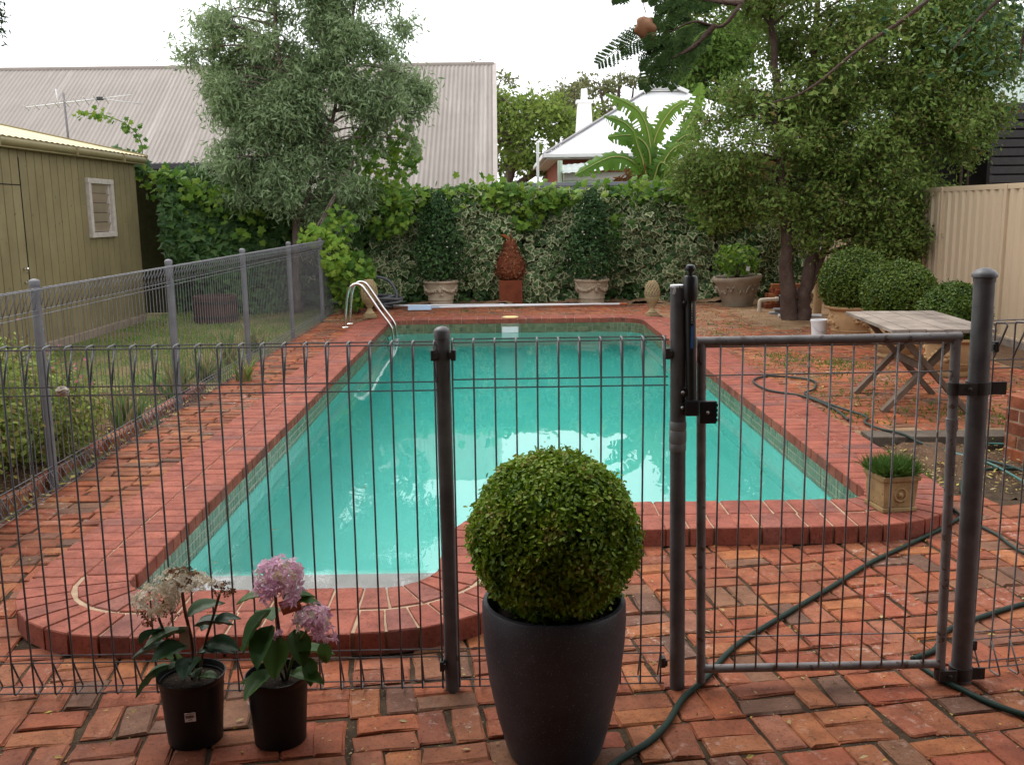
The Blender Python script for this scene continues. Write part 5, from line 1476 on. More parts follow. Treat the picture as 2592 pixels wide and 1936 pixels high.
# aerial behind the shed
ant = thing('tv_aerial', 'white television aerial on a thin mast over the shed', 'aerial', (-6.72, 15.75, 0))
mb = MB(); mb.tube([(0, 0, 2.2), (-0.03, 0, 3.50)], 0.018, 8); mb.build('mast', weatherboard, ant, smooth=True)
mb = MB(); mb.tube([(-0.62, 0, 3.29), (0.50, 0.3, 3.45)], 0.012, 6); mb.build('boom', alu, ant, smooth=True)
for i in range(9):
    t = i / 8
    c = Vector((-0.62 + 1.12 * t, 0.3 * t, 3.29 + 0.16 * t)); L = 0.28 + 0.30 * t
    mb = MB(); mb.tube([c + Vector((-0.32 * L, L, -0.02)), c + Vector((0.32 * L, -L, 0.05 * 0))], 0.007, 6); mb.build('element', alu, ant, smooth=True)
for s in (-1, 1):
    mb = MB(); mb.tube([(0.42, 0.28, 3.44), (1.0, 0.28 + 0.2 * s, 3.42 - 0.05 * s)], 0.007, 6); mb.build('element', alu, ant, smooth=True)
mb = MB(); mb.tube([(-0.12, 0, 3.30), (-0.14, 0, 3.56)], 0.010, 6); mb.build('element', alu, ant, smooth=True)
mb = MB(); mb.box((0.42, 0.28, 3.44), (0.09, 0.06, 0.05)); mb.build('coupler', black_plastic, ant)

# ------------------------------------------------------------------ neighbour's long iron roof
hs = thing('neighbour_house', 'low house with a broad corrugated iron roof behind the trees', 'house', (-6.0, 22.0, 0))
SL = 0.685
def iron(name, x0, x1, ya, yb_, za, mat, parent, pitch=0.105, amp=0.009):
    n = int((x1 - x0) / pitch * 6)
    xs = np.linspace(x0, x1, n + 1)
    zz = amp * np.sin(2 * PI * xs / pitch)
    V = np.concatenate([np.c_[xs, np.full(n + 1, ya), za + zz], np.c_[xs, np.full(n + 1, yb_), za + SL * (yb_ - ya) + zz]])
    F = np.array([[i, i + 1, n + 2 + i, n + 1 + i] for i in range(n)]).ravel()
    return put(name, np_mesh(name, V, F, np.full(n, 4), mat, True), parent)
iron('roof', -9.0, 1.55, -0.05, 3.62, 2.74, iron_roof, hs)
iron('roof', 1.60, 5.86, -1.05, 3.62, 2.74 - SL * 1.0, iron_roof, hs)
mb = MB(); mb.box((-1.6, 3.66, 5.245), (14.95, 0.16, 0.035)); mb.tube([(-9.1, 3.66, 5.27), (5.88, 3.66, 5.27)], 0.05, 10); mb.build('ridge_cap', M('ridge cap', (0.33, 0.28, 0.25), (0.28, 0.24, 0.21), 0.5, 2), hs, smooth='auto')
mb = MB(); mb.bar((5.89, -1.07, 2.03), (5.89, 3.66, 5.27), 0.10, 0.035); mb.build('barge_cap', M('pale barge', (0.36, 0.31, 0.28), (0.30, 0.26, 0.23), 0.5, 2), hs)
mb = MB(); mb.box((-3.7, -0.12, 2.66), (10.6, 0.14, 0.13)); mb.build('gutter', charcoal_fascia, hs, bevel=0.02)
mb = MB(); mb.box((-3.7, 0.02, 2.45), (10.6, 0.05, 0.28)); mb.build('fascia', charcoal_fascia, hs)
mb = MB(); mb.box((3.73, -1.10, 1.93), (4.3, 0.12, 0.12)); mb.build('gutter', charcoal_fascia, hs, bevel=0.02)
for i in range(16):
    mb = MB(); mb.box((-1.6, 0.35, 0.07 + i * 0.15), (14.6, 0.03, 0.162), Matrix.Rotation(math.radians(4), 3, 'X')); mb.build('weatherboard', weatherboard, hs)
mb = MB(); mb.box((-1.6, 3.9, 1.5), (14.4, 6.9, 3.0)); mb.build('wall', weatherboard, hs)
mb = MB(); mb.add([(5.85, -1.0, 1.98), (5.85, 3.62, 5.20), (5.85, 8.3, 1.98), (5.85, 8.3, 0), (5.85, -1.0, 0)], [(0, 1, 2, 3, 4)]); mb.build('gable_wall', weatherboard, hs)
mb = MB(); mb.add([(-9.0, 3.7, 5.24), (5.86, 3.7, 5.24), (5.86, 8.4, 1.95), (-9.0, 8.4, 1.95)], [(0, 1, 2, 3)]); mb.build('rear_roof', iron_roof, hs)

# ------------------------------------------------------------------ white roofed brick house
wh = thing('neighbour_house', 'brick house with a bright white gablet roof behind the banana', 'house', (1.3, 30.0, 0))
def tri(mb, *p): mb.add(p, [tuple(range(len(p)))])
EZ = 3.24
mb = MB(); tri(mb, (0.05, 0, EZ), (9.6, 0, EZ), (4.75, 3.0, 5.36), (3.45, 3.0, 5.36)); tri(mb, (0.05, 0, EZ), (3.45, 3.0, 5.36), (3.85, 3.0, 5.72), (3.85, 9.5, 5.72), (0.05, 12.5, EZ)); tri(mb, (9.6, 0, EZ), (9.6, 12.5, EZ), (4.1, 9.5, 5.72), (3.95, 3.0, 5.72), (4.75, 3.0, 5.36)); mb.build('roof', white_roof, wh)
mb = MB(); tri(mb, (3.55, 2.95, 5.38), (4.70, 2.95, 5.38), (3.95, 2.95, 5.66)); mb.build('gablet', weatherboard, wh)
for k in range(5):
    mb = MB(); mb.box((4.05, 2.93, 5.40 + k * 0.045), (0.9 - k * 0.17, 0.03, 0.03)); mb.build('vent_slat', white_paint, wh)
for a, b in (((3.40, 2.88, 5.34), (3.95, 2.88, 5.74)), ((3.95, 2.88, 5.74), (4.85, 2.88, 5.33))):
    mb = MB(); mb.bar(a, b, 0.22, 0.10); mb.build('barge', white_paint, wh)
mb = MB(); mb.bar((0.0, -0.02, EZ + 0.03), (3.45, 2.98, 5.38), 0.12, 0.04); mb.build('hip_cap', weatherboard, wh)
mb = MB(); mb.box((4.8, -0.03, EZ - 0.02), (9.6, 0.12, 0.12)); mb.build('gutter', white_paint, wh, bevel=0.02)
mb = MB(); mb.box((0.02, 6.2, EZ - 0.03), (0.12, 12.4, 0.13)); mb.build('gutter', white_paint, wh, bevel=0.02)
mb = MB(); mb.box((4.8, 6.2, EZ - 0.10), (9.4, 12.3, 0.04)); mb.build('soffit', white_paint, wh)
mb = MB(); mb.box((4.9, 6.3, 1.56), (8.8, 11.6, 3.12)); mb.build('wall', house_brick, wh)
bw = MB(); bw.box((0, 0, 0), (0.225, 0.012, 0.07)); bwm = bw.mesh('brick', house_brick)
for r_ in range(8):
    for c_ in range(18):
        put('brick', bwm, wh, (0.62 + c_ * 0.236 + (0.118 if r_ % 2 else 0), 0.498, 2.38 + r_ * 0.087))
mb = MB(); mb.box((1.55, 0.46, 2.86), (0.1, 0.04, 0.30)); mb.build('downpipe', weatherboard, wh)
ch = MB(); ch.add([(1.38, 5.75, 3.4), (2.08, 5.75, 3.4), (2.08, 6.4, 3.4), (1.38, 6.4, 3.4), (1.50, 5.85, 5.35), (1.96, 5.85, 5.35), (1.96, 6.3, 5.35), (1.50, 6.3, 5.35)], [(0, 1, 5, 4), (1, 2, 6, 5), (2, 3, 7, 6), (3, 0, 4, 7), (4, 5, 6, 7)]); ch.box((1.73, 6.07, 5.40), (0.58, 0.56, 0.10)); cho = ch.build('chimney', render_white, wh)
mb = MB(); mb.tube([(1.73, 6.07, 5.45), (1.73, 6.07, 5.85)], [0.13, 0.11], 14); mb.build('chimney_pot', render_white, cho, smooth='auto')
mb = MB(); mb.tube([(-0.17, 0.2, 0), (-0.17, 0.2, 3.60)], 0.045, 10); mb.ball((-0.17, 0.2, 3.6), 0.05, 10, 6); tag(mb.build('white_post', white_paint, None, 'auto', loc=(1.3, 29.8, 0)), 'slim white post beside the brick house eave', 'post')
ln = thing('lean_to', 'mint green lean-to with a clear plastic roof by the brick house', 'lean-to', (1.65, 28.5, 0))
mb = MB(); mb.box((1.2, 0, 1.35), (2.1, 0.1, 2.55)); mb.build('wall', mint, ln)
mb = MB(); mb.tube([(0.05, -0.08, 0), (0.05, -0.08, 3.0)], 0.07, 8); mb.build('post', mint, ln)
n = 40
mb = MB(); mb.add([q for i in range(n + 1) for q in ((0.1 + 3.6 * i / n, -0.5, 2.62 + 0.22 * i / n + 0.02 * (i % 2)), (0.1 + 3.6 * i / n, 0.9, 2.9 + 0.28 * i / n + 0.02 * (i % 2)))], [(2 * i, 2 * i + 1, 2 * i + 3, 2 * i + 2) for i in range(n)]); mb.build('roof', corru_clear, ln)
mb = MB(); mb.box((1.1, -0.06, 2.55), (1.9, 0.06, 0.22)); mb.build('blind_box', white_paint, ln, bevel=0.02)
mb = MB(); mb.box((2.9, -0.02, 1.3), (1.5, 0.05, 2.4)); mb.build('plastic_sheet', corru_clear, ln)
gs = thing('sheet_fence', 'slate grey steel fence rising behind the ivy', 'fence', (-0.10, 19.0, 0))
for i in range(4):
    mb = MB(); mb.box((0.86 + i * 1.75, 0.0, 1.05), (1.72, 0.03, 2.05)); mb.build('infill_sheet', slate_fence, gs)
    mb = MB(); mb.box((0.86 + i * 1.75, -0.005, 2.10), (1.74, 0.06, 0.07)); mb.build('top_rail', slate_fence, gs, bevel=0.005)

# dark slatted building over the cream fence
dk = thing('neighbour_building', 'dark slatted outbuilding with a grey green roof over the cream fence', 'building', (7.1, 14.6, 0))
mb = MB(); mb.box((0.9, 1.0, 1.5), (3.4, 1.0, 2.9)); mb.build('wall', dark_inside, dk)
for k in range(9):
    mb = MB(); mb.box((0.98, -0.08, 1.98 + k * 0.128), (1.86, 0.03, 0.104)); mb.build('slat', dark_stain, dk, bevel=0.003)
for x in (0.08, 1.0, 1.9):
    mb = MB(); mb.box((x, -0.03, 1.5), (0.06, 0.06, 3.05)); mb.build('post', dark_stain, dk)
for x in (-0.12, -0.02):
    mb = MB(); mb.box((x, 0.45, 1.5), (0.035, 0.04, 2.8)); mb.build('mullion', M('brown mullion%d' % (x < -0.05), (0.10, 0.07, 0.05), rough=0.6), dk)
mb = MB(); mb.add([(-0.35, 0.35, 3.02), (5.5, 0.1, 3.12), (5.5, 3.5, 5.2), (2.3, 3.5, 5.1)], [(0, 1, 2, 3)]); mb.add([(-0.35, 0.35, 3.02), (2.3, 3.5, 5.1), (-0.35, 6.5, 3.0)], [(0, 1, 2)]); mb.build('roof', green_roof, dk)
mb = MB(); mb.bar((-0.38, 0.33, 2.97), (5.5, 0.08, 3.07), 0.08, 0.10); mb.build('fascia', red_fascia, dk)

# half barrel behind the side fence
bl = thing('half_barrel', 'half barrel planter at the lawn end behind the side fence', 'planter', (-4.38, 14.95, 0.0))
for k in range(18):
    a = 2 * PI * k / 18
    mb = MB(); mb.box((0.31 * math.cos(a), 0.31 * math.sin(a), 0.2), (0.03, 0.104, 0.40), Matrix.Rotation(a, 3, 'Z')); mb.build('stave', barrel_wood, bl, bevel=0.004)
for z in (0.09, 0.31):
    mb = MB(); mb.lathe([(0.335, z - 0.02), (0.337, z - 0.02), (0.337, z + 0.02), (0.335, z + 0.02)], 36); mb.build('hoop', black_steel, bl, smooth='auto')
mb = MB(); mb.lathe([(0.30, 0.34), (0.002, 0.36)], 18); mb.build('soil', potting, bl)
# ------------------------------------------------------------------ trees, hedge, lawn
def grow(name, label, base, trunks, clumps, leaf, mats, seed, per=1.0, tpl=T_FOLD, size=0.05, droop=0.4, twig=0.16, limb=0.02, group=None, cat='tree', spread=0.9, shell=0.25):
    """trunks: lists of (x,y,z,r) relative to base; clumps: (x,y,z, rx,ry,rz, n)"""
    rng = np.random.default_rng(seed)
    t = thing(name, label, cat, base, 0, group)
    tk = MB()
    nodes = []
    for tr in trunks:
        p = cr([q[:3] for q in tr], 6)
        r = np.interp(np.linspace(0, len(tr) - 1, len(p)), range(len(tr)), [q[3] for q in tr])
        p = [v + Vector((rng.normal(0, .012), rng.normal(0, .012), 0)) for v in p]
        tk.tube(p, list(r), 10)
        nodes += [(v, rr) for v, rr in zip(p, r)]
    Ps, Ds = [], []
    for (x, y, z, rx, ry, rz, n) in clumps:
        c = Vector((x, y, z))
        v, rr = min(nodes, key=lambda q: (q[0] - c).length + 0.8 * max(0, q[0].z - c.z))
        r0 = min(rr * 0.7, limb)
        mid = (v + c) / 2 + Vector((rng.normal(0, .06), rng.normal(0, .06), 0.10))
        tk.tube(cr([v, mid, c], 4), list(np.linspace(r0, r0 * 0.3, 9)), 6)
        nt_ = max(4, int(n / 26))
        tips, d = ellip(nt_, rng, (x, y, z), (rx, ry, rz), shell)
        for q in tips[::3]:
            tk.tube([c, (c + Vector(q)) / 2 + Vector((0, 0, 0.03)), Vector(q)], [r0 * 0.35, r0 * 0.22, r0 * 0.1], 4, cap=False)
        m = int(n * per / nt_) + 1
        idx = np.repeat(np.arange(nt_), m)
        dir_ = d[idx] + np.array([0, 0, 0.2])
        along = (rng.random(len(idx)) - 0.7) * twig * 2.2
        P = tips[idx] + dir_ * along[:, None] + rng.normal(0, twig * 0.42, (len(idx), 3))
        Ps.append(P); Ds.append(d[idx] * 0.5 + np.array([0, 0, 0.6]))
    P, D = np.concatenate(Ps), np.concatenate(Ds)
    tk.build('trunk', mats, t, True)
    bulk('crown', tpl, P, frames(D, rng, spread, droop), size * (0.45 + 1.0 * rng.random((len(P), 1)) ** 1.3), leaf, t, kind='stuff')
    return t

def cloud(n, rng, env):
    """n clump centres from a list of ellipsoids (c, r, weight)"""
    w = np.array([e[2] for e in env], float); w /= w.sum()
    out = []
    for i in rng.choice(len(env), n, p=w):
        p, d = ellip(1, rng, env[i][0], env[i][1], 0.35)
        out.append(p[0])
    return out

# grey-green tree left of the pool
rng = np.random.default_rng(101)
env = [((-0.6, 0, 4.1), (0.95, 0.8, 0.75), 3), ((0.55, 0, 3.2), (1.0, 0.8, 0.8), 3), ((-0.35, 0, 2.8), (0.85, 0.7, 0.8), 3), ((0.35, 0, 2.0), (0.85, 0.7, 0.55), 2.2), ((1.2, 0, 4.4), (0.8, 0.7, 0.9), 2), ((0.3, 0, 4.9), (1.3, 0.8, 0.8), 2), ((-0.75, 0.0, 2.1), (0.45, 0.4, 0.25), 0.7), ((-0.3, 0, 5.9), (1.0, 0.8, 0.8), 1.3), ((1.0, 0, 6.1), (0.7, 0.6, 0.8), 0.8), ((1.75, 0, 3.45), (0.5, 0.5, 0.35), 0.8)]
cl = [(p[0], p[1], p[2], 0.33, 0.33, 0.26, 560) for p in cloud(185, rng, env)]
cl += [(1.0, 0, 2.3, 0.4, 0.35, 0.35, 420), (1.35, 0, 2.75, 0.35, 0.3, 0.3, 330), (0.75, 0, 2.7, 0.35, 0.3, 0.3, 330), (1.3, 0, 1.9, 0.35, 0.3, 0.3, 300), (1.95, 0, 3.55, 0.35, 0.3, 0.2, 260), (2.0, 0, 2.75, 0.2, 0.2, 0.2, 130), (-1.15, 0, 3.7, 0.3, 0.3, 0.35, 260), (-1.2, 0, 2.45, 0.3, 0.3, 0.12, 170), (0.9, 0, 1.45, 0.35, 0.3, 0.3, 300), (0.55, 0, 1.25, 0.4, 0.3, 0.3, 300)]
grow('garden_tree', 'grey green feathery tree standing left of the pool before the iron roof', (-3.40, 16.1, 0.0),
     [[(0.02, 0, 0, .075), (0.05, 0, 1.0, .062), (0.10, 0, 2.2, .055), (0.0, 0, 3.3, .042), (-0.08, 0, 4.3, .034), (-0.05, 0, 5.5, .022), (-0.1, 0, 6.8, .01)], [(0.06, 0, 1.3, .04), (0.5, 0, 2.5, .032), (0.9, 0, 3.6, .026), (1.2, 0, 5.2, .018), (1.1, 0, 6.8, .008)]],
     cl, grey_leaf, grey_bark, 102, 1.0, T_NARROW, 0.105, 0.9, 0.15, 0.022)

# big olive tree over the terrace
rng = np.random.default_rng(111)
env = [((-0.4, 0, 2.4), (1.2, 1.0, 0.9), 3), ((1.2, 0, 2.6), (1.2, 1.1, 0.9), 3.5), ((0.9, 0, 1.55), (1.1, 0.9, 0.55), 2.6), ((1.0, 0, 3.6), (1.3, 1.2, 0.8), 3.2), ((-1.1, 0, 4.6), (0.8, 0.8, 0.5), 0.6), ((-0.5, 0, 3.7), (0.9, 0.8, 0.7), 0.7), ((2.1, 0, 3.5), (0.8, 0.8, 0.9), 2), ((-0.9, 0, 1.9), (0.6, 0.6, 0.45), 1.0), ((1.35, -0.2, 1.15), (0.55, 0.5, 0.35), 0.9), ((0.6, 0, 4.4), (1.7, 1.3, 0.6), 2.0)]
cl = [(p[0], p[1], p[2], 0.38, 0.38, 0.29, 620) for p in cloud(275, rng, env)]
grow('garden_tree', 'large olive green tree with several dark trunks on the terrace', (4.10, 13.62, 0.03),
     [[(-0.05, 0, 0, .125), (-0.11, 0, 0.5, .105), (-0.16, 0, 1.2, .085), (-0.28, 0, 2.2, .065), (-0.36, 0, 3.2, .05), (-0.5, 0, 4.6, .03)], [(0.12, 0, 0, .11), (0.13, 0, 0.4, .09), (0.24, 0.05, 1.1, .075), (0.16, 0.1, 2.3, .06), (0.14, 0.1, 3.4, .05), (0.2, 0.1, 4.6, .03)], [(0.14, 0.05, 0.3, .06), (0.55, 0.1, 1.3, .05), (1.1, 0.1, 2.3, .04), (1.6, 0.1, 3.5, .025)]],
     cl, olive_leaf, bark, 112, 1.0, T_FOLD, 0.066, 0.2, 0.14, 0.02)

# street trees far behind
rng = np.random.default_rng(121)
cl = [(p[0], p[1], p[2], 1.0, 0.9, 0.45, 330) for p in cloud(24, rng, [((0, 0, 4.6), (2.4, 2.0, 1.5), 1)])]
grow('pepper_tree', 'round green tree between the iron roof and the white roof', (1.0, 40.0, 0), [[(-1.0, 0, 0, .3), (-0.9, 0, 2.2, .24), (-0.4, 0, 3.6, .18), (0, 0, 5, .1)], [(-0.95, 0, 2.2, .18), (0.6, 0, 3.2, .12), (1.4, 0, 3.4, .08)]], cl, pepper_leaf, grey_bark, 122, 1.0, T_FOLD, 0.24, 0.3, 0.42, 0.08, 'trees beyond the houses')
for i, (x, y, h, w, lab) in enumerate([(-0.9, 45, 7.2, 2.3, 'thin crowned street tree peeping over the iron roof end'), (3.3, 46, 6.6, 1.8, 'open branched street tree left of the white chimney'), (5.6, 48, 7.6, 2.2, 'open branched street tree behind the white chimney'), (8.6, 47, 7.2, 2.3, 'sparse street tree behind the white gablet')]):
    rng = np.random.default_rng(130 + i)
    cl = [(p[0], p[1], p[2], 0.55, 0.5, 0.28, 120) for p in cloud(30, rng, [((0, 0, h * 0.86), (w, w * 0.8, h * 0.22), 1)])]
    br_ = [[(0, 0, 0, .3), (0.1, 0, h * 0.45, .22), (0, 0, h * 0.7, .14), (0.1, 0, h, .05)]] + [[(0.08, 0, h * 0.42, .14), (w * 0.4 * s, 0, h * 0.62, .10), (w * 0.75 * s, 0, h * 0.85, .05)] for s in (-1, 1)] + [[(0.05, 0, h * 0.6, .1), (w * 0.25 * s, 0, h * 0.8, .07), (w * 0.4 * s, 0, h, .03)] for s in (-1, 1)]
    grow('street_tree', lab, (x, y, 0), br_, cl, gum_leaf, grey_bark, 140 + i, 1.0, T_FOLD, 0.22, 0.3, 0.30, 0.06, 'trees beyond the houses')
rng = np.random.default_rng(151)
cl = [(p[0], p[1], p[2], 1.0, 1.0, 0.7, 420) for p in cloud(52, rng, [((2.6, 0, 6.6), (2.2, 2.0, 2.2), 1), ((2.9, 0, 9.2), (2.4, 1.8, 2.0), 0.9)])]
grow('garden_tree', 'fresh green tree behind the olive tree and banana', (6.7, 44.0, 0), [[(0, 0, 0, .3), (0.1, 0, 4, .22), (0.4, 0, 8, .12), (0.8, 0, 11, .04)]], cl, bright_leaf, grey_bark, 152, 1.0, T_FOLD, 0.24, 0.3, 0.36, 0.08)
rng = np.random.default_rng(161)
cl = [(p[0], p[1], p[2], 0.7, 0.7, 0.5, 330) for p in cloud(34, rng, [((0, 0, 3.6), (2.4, 1.5, 1.5), 1)])]
grow('garden_tree', 'tree glimpsed through gaps behind the dark outbuilding', (8.2, 22.0, 0), [[(0, 0, 0, .2), (0.1, 0, 3, .14), (0.2, 0, 5.5, .05)]], cl, olive_leaf, grey_bark, 162, 1.0, T_FOLD, 0.12, 0.3, 0.24, 0.05)

# banana
bn = thing('banana_plant', 'banana plant with torn arching leaves behind the ivy wall', 'plant', (2.95, 19.75, 0))
def banana(pts, w, seed, twist=0.0):
    rng = np.random.default_rng(seed)
    p = cr(pts, 26)
    m = len(p)
    V, F = [], []
    fray = 0.0
    for i in range(m):
        tdir = (p[min(i + 1, m - 1)] - p[max(i - 1, 0)]).normalized()
        side = tdir.cross(Vector((0.25, -0.85, 0.45))).normalized()
        up = side.cross(tdir)
        u = i / (m - 1)
        ww = w * (min(1, max(0, u - 0.16) / 0.16) ** 0.6) * (1 - max(0, (u - 0.6) / 0.4) ** 2.2 * 0.92)
        ww = max(ww, 0.012)
        for s in (-1, -0.5, 0, 0.5, 1):
            dr = -abs(s) ** 1.5 * ww * (0.45 + twist) - (abs(rng.normal(0, 0.10)) * ww if abs(s) == 1 else 0)
            jag = 1 + (rng.normal(0, 0.10) if abs(s) == 1 else 0)
            V.append(p[i] + side * (s * ww * jag) + up * dr + Vector((0, 0, -0.12 * ww * abs(s))))
    for i in range(m - 1):
        for j in range(4):
            if (j in (0, 3)) and rng.random() < 0.22 and i > 14: continue
            F.append((i * 5 + j, i * 5 + j + 1, (i + 1) * 5 + j + 1, (i + 1) * 5 + j))
    mb = MB(); mb.add(V, F); lf_ = mb.build('leaf', banana_leaf, bn, True)
    mb = MB(); mb.tube([q + Vector((0, -0.008, 0.003)) for q in p], list(np.linspace(0.022, 0.003, m)), 5); mb.build('midrib', banana_rib, lf_, True)
B = [([(-0.02, 0, 1.9), (-0.25, -0.1, 2.45), (-0.75, -0.2, 2.62), (-1.50, -0.3, 2.28)], 0.20), ([(0, 0, 1.9), (-0.12, 0, 2.75), (-0.45, 0, 3.25), (-0.90, 0, 3.42)], 0.19), ([(0, 0, 1.9), (0.02, 0, 2.8), (-0.20, 0.1, 3.5), (-0.86, 0.1, 3.86)], 0.20),
     ([(0, 0, 1.9), (-0.02, -0.1, 2.7), (-0.32, -0.1, 3.02), (-0.85, -0.2, 3.0)], 0.20), ([(0, 0, 1.9), (0.10, 0.1, 2.9), (0.42, 0.1, 3.5), (0.80, 0.2, 3.72)], 0.17), ([(0.05, 0, 1.9), (0.3, -0.1, 2.6), (0.65, -0.1, 3.0), (1.05, -0.1, 3.05)], 0.18),
     ([(0.05, 0, 1.9), (0.25, -0.2, 2.5), (0.5, -0.2, 2.8), (0.95, -0.2, 2.9)], 0.16), ([(0.05, 0.1, 1.9), (0.6, 0.1, 2.9), (0.95, 0.2, 3.5), (1.05, 0.2, 4.05)], 0.20), ([(0.05, 0, 1.9), (0.4, -0.1, 2.3), (0.85, -0.15, 2.55), (1.3, -0.2, 2.45)], 0.18),
     ([(0.0, 0, 1.9), (-0.05, 0.1, 2.7), (-0.10, 0.15, 3.3), (-0.02, 0.2, 3.62)], 0.05), ([(0, -0.1, 1.9), (-0.15, -0.2, 2.5), (-0.28, -0.25, 2.85), (-0.35, -0.3, 3.1)], 0.12), ([(0.02, -0.1, 1.9), (0.1, -0.2, 2.3), (0.2, -0.25, 2.5), (0.45, -0.3, 2.3)], 0.15)]
for i, (q, w) in enumerate(B): banana(q, w * 1.05, 170 + i)
for x in (-0.08, 0.05, 0.14, 0.0):
    mb = MB(); mb.tube([(x, 0.05 * x, 0), (x * 0.9, 0, 1.2), (x * 0.7, 0, 2.15)], [0.11, 0.09, 0.05], 12); mb.build('pseudostem', banana_rib, bn, True)
rng = np.random.default_rng(7)
P, d = ellip(60, rng, (-0.35, -0.2, 2.22), (0.28, 0.15, 0.12))
bulk('dead_leaves', T_NARROW, P, frames(d, rng, 0.6, 1.0), 0.3 * np.ones((60, 1)), brown_petal, bn, kind='stuff')

# ------------------------------------------------------------------ ivy wall along the back fence
HY = 17.0
def hump(x):
    return 1.98 + 0.05 * np.sin(x * 1.7 + 1) + 0.05 * np.sin(x * 3.9) + 0.03 * np.sin(x * 8.3)
def ivy_patch(parent, name, n, x0, x1, z0, z1, mat, tpl, size, seed, keep=None, yj=0.16, yoff=0.0, topf=None):
    rng = np.random.default_rng(seed)
    x = rng.uniform(x0, x1, n); z = rng.uniform(z0, z1, n)
    if topf is not None:
        z = z0 + (z - z0) / (z1 - z0) * (topf(x) - z0)
    if keep is not None:
        k = keep(x, z, rng); x, z = x[k], z[k]
    n = len(x)
    bulge = 0.10 * np.sin(x * 2.3 + z * 1.9) + 0.07 * np.sin(x * 5.7 - z * 4.1)
    y = HY + yoff - bulge - rng.random(n) * yj
    N = np.tile(np.array([[0.0, -1.0, 0.28]]), (n, 1))
    return bulk(name, tpl, np.c_[x, y, z], frames(N, rng, 0.32, 1.4), size * (0.6 + 0.75 * rng.random((n, 1))), mat, parent, kind='stuff', off=parent.location)
bf = thing('paling_fence', 'dark timber fence mostly buried under ivy behind the pool', 'fence', (0, 17.42, 0))
for i in range(66):
    mb = MB() if i == 0 else None
    if i == 0:
        mb.box((0, 0, 0.90), (0.16, 0.025, 1.8)); plm = mb.mesh('paling', dark_inside)
    put('paling', plm, bf, (-6.0 + i * 0.165, 0, 0.0))
iv = thing('ivy_wall', 'wall of variegated ivy covering the fence behind the pool', 'ivy', (0, 17.0, 0.05))
nz = lambda x, z, s: np.sin(x * 2.1 + s) * np.sin(z * 3.3 + s * 2) + 0.6 * np.sin(x * 4.7 - z * 2.1 + s)
ivy_patch(iv, 'variegated_leaves', 9500, -3.9, 5.2, 0.05, 2.0, ivy_var, T_IVY, 0.138, 201, lambda x, z, r: (r.random(len(x)) < np.clip(0.62 + 0.35 * nz(x, z, 0.5) + 0.25 * (x > -1.2) - 0.9 * (x < -2.2) - 0.5 * (z < 0.35), 0.06, 1)), 0.30, 0.0, hump)
ivy_patch(iv, 'green_leaves', 9000, -4.3, 5.2, 0.05, 2.0, ivy_green, T_IVY, 0.12, 202, lambda x, z, r: (r.random(len(x)) < np.clip(0.50 - 0.35 * nz(x, z, 0.5) + 0.3 * (x < -1.3) + 0.2 * (z < 0.5), 0.05, 1)), 0.30, 0.06, hump)
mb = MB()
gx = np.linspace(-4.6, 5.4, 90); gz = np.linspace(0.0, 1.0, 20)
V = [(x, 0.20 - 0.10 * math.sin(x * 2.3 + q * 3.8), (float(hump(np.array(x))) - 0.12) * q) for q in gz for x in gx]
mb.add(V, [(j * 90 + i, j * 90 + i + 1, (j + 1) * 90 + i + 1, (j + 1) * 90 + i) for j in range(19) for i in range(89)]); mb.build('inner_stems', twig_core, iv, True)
# grape vine rambling along the top
vt = thing('grape_vine', 'bright grape vine rambling along the top of the ivy', 'vine', (0, 17.0, 1.9))
rng = np.random.default_rng(211)
cs = [(-1.6, 2.0, 0.5), (-1.0, 2.02, 0.45), (-0.4, 2.05, 0.5), (0.2, 2.02, 0.55), (0.45, 1.80, 0.45), (1.0, 2.0, 0.4), (1.7, 2.0, 0.45), (2.4, 1.98, 0.5), (3.1, 2.02, 0.5), (3.7, 1.98, 0.6), (4.3, 1.9, 0.5), (0.3, 1.55, 0.3), (3.6, 1.55, 0.4), (-2.1, 1.9, 0.5), (2.0, 1.6, 0.2), (-0.75, 1.75, 0.3), (4.0, 0.9, 0.25), (1.95, 1.3, 0.14)]
Ps = []
for x, z, r in cs:
    m = int(230 * r)
    Ps.append(np.c_[rng.normal(x, r * 0.55, m), HY - 0.12 - np.abs(rng.normal(0, 0.14, m)), rng.normal(z - 0.12 + rng.normal(0, 0.04), 0.05 + 0.10 * r, m)])
P = np.concatenate(Ps); N = np.tile([[0, -0.8, 0.6]], (len(P), 1))
bulk('vine_leaves', T_GRAPE, P, frames(N, rng, 0.5, 0.9), 0.13 * (0.6 + 0.6 * rng.random((len(P), 1))), grape_leaf, vt, kind='stuff', off=vt.location)
mb = MB()
for k in range(6):
    mb.tube(cr([(-2 + k * 1.1 + rng.normal(0, .2), -0.05, -1.6), (-2 + k * 1.1, -0.1, -0.6), (-1.7 + k * 1.1, -0.1, 0.0), (-1.0 + k * 1.1, -0.1, 0.1)], 5), 0.010, 5)
mb.build('canes', grey_bark, vt, True)

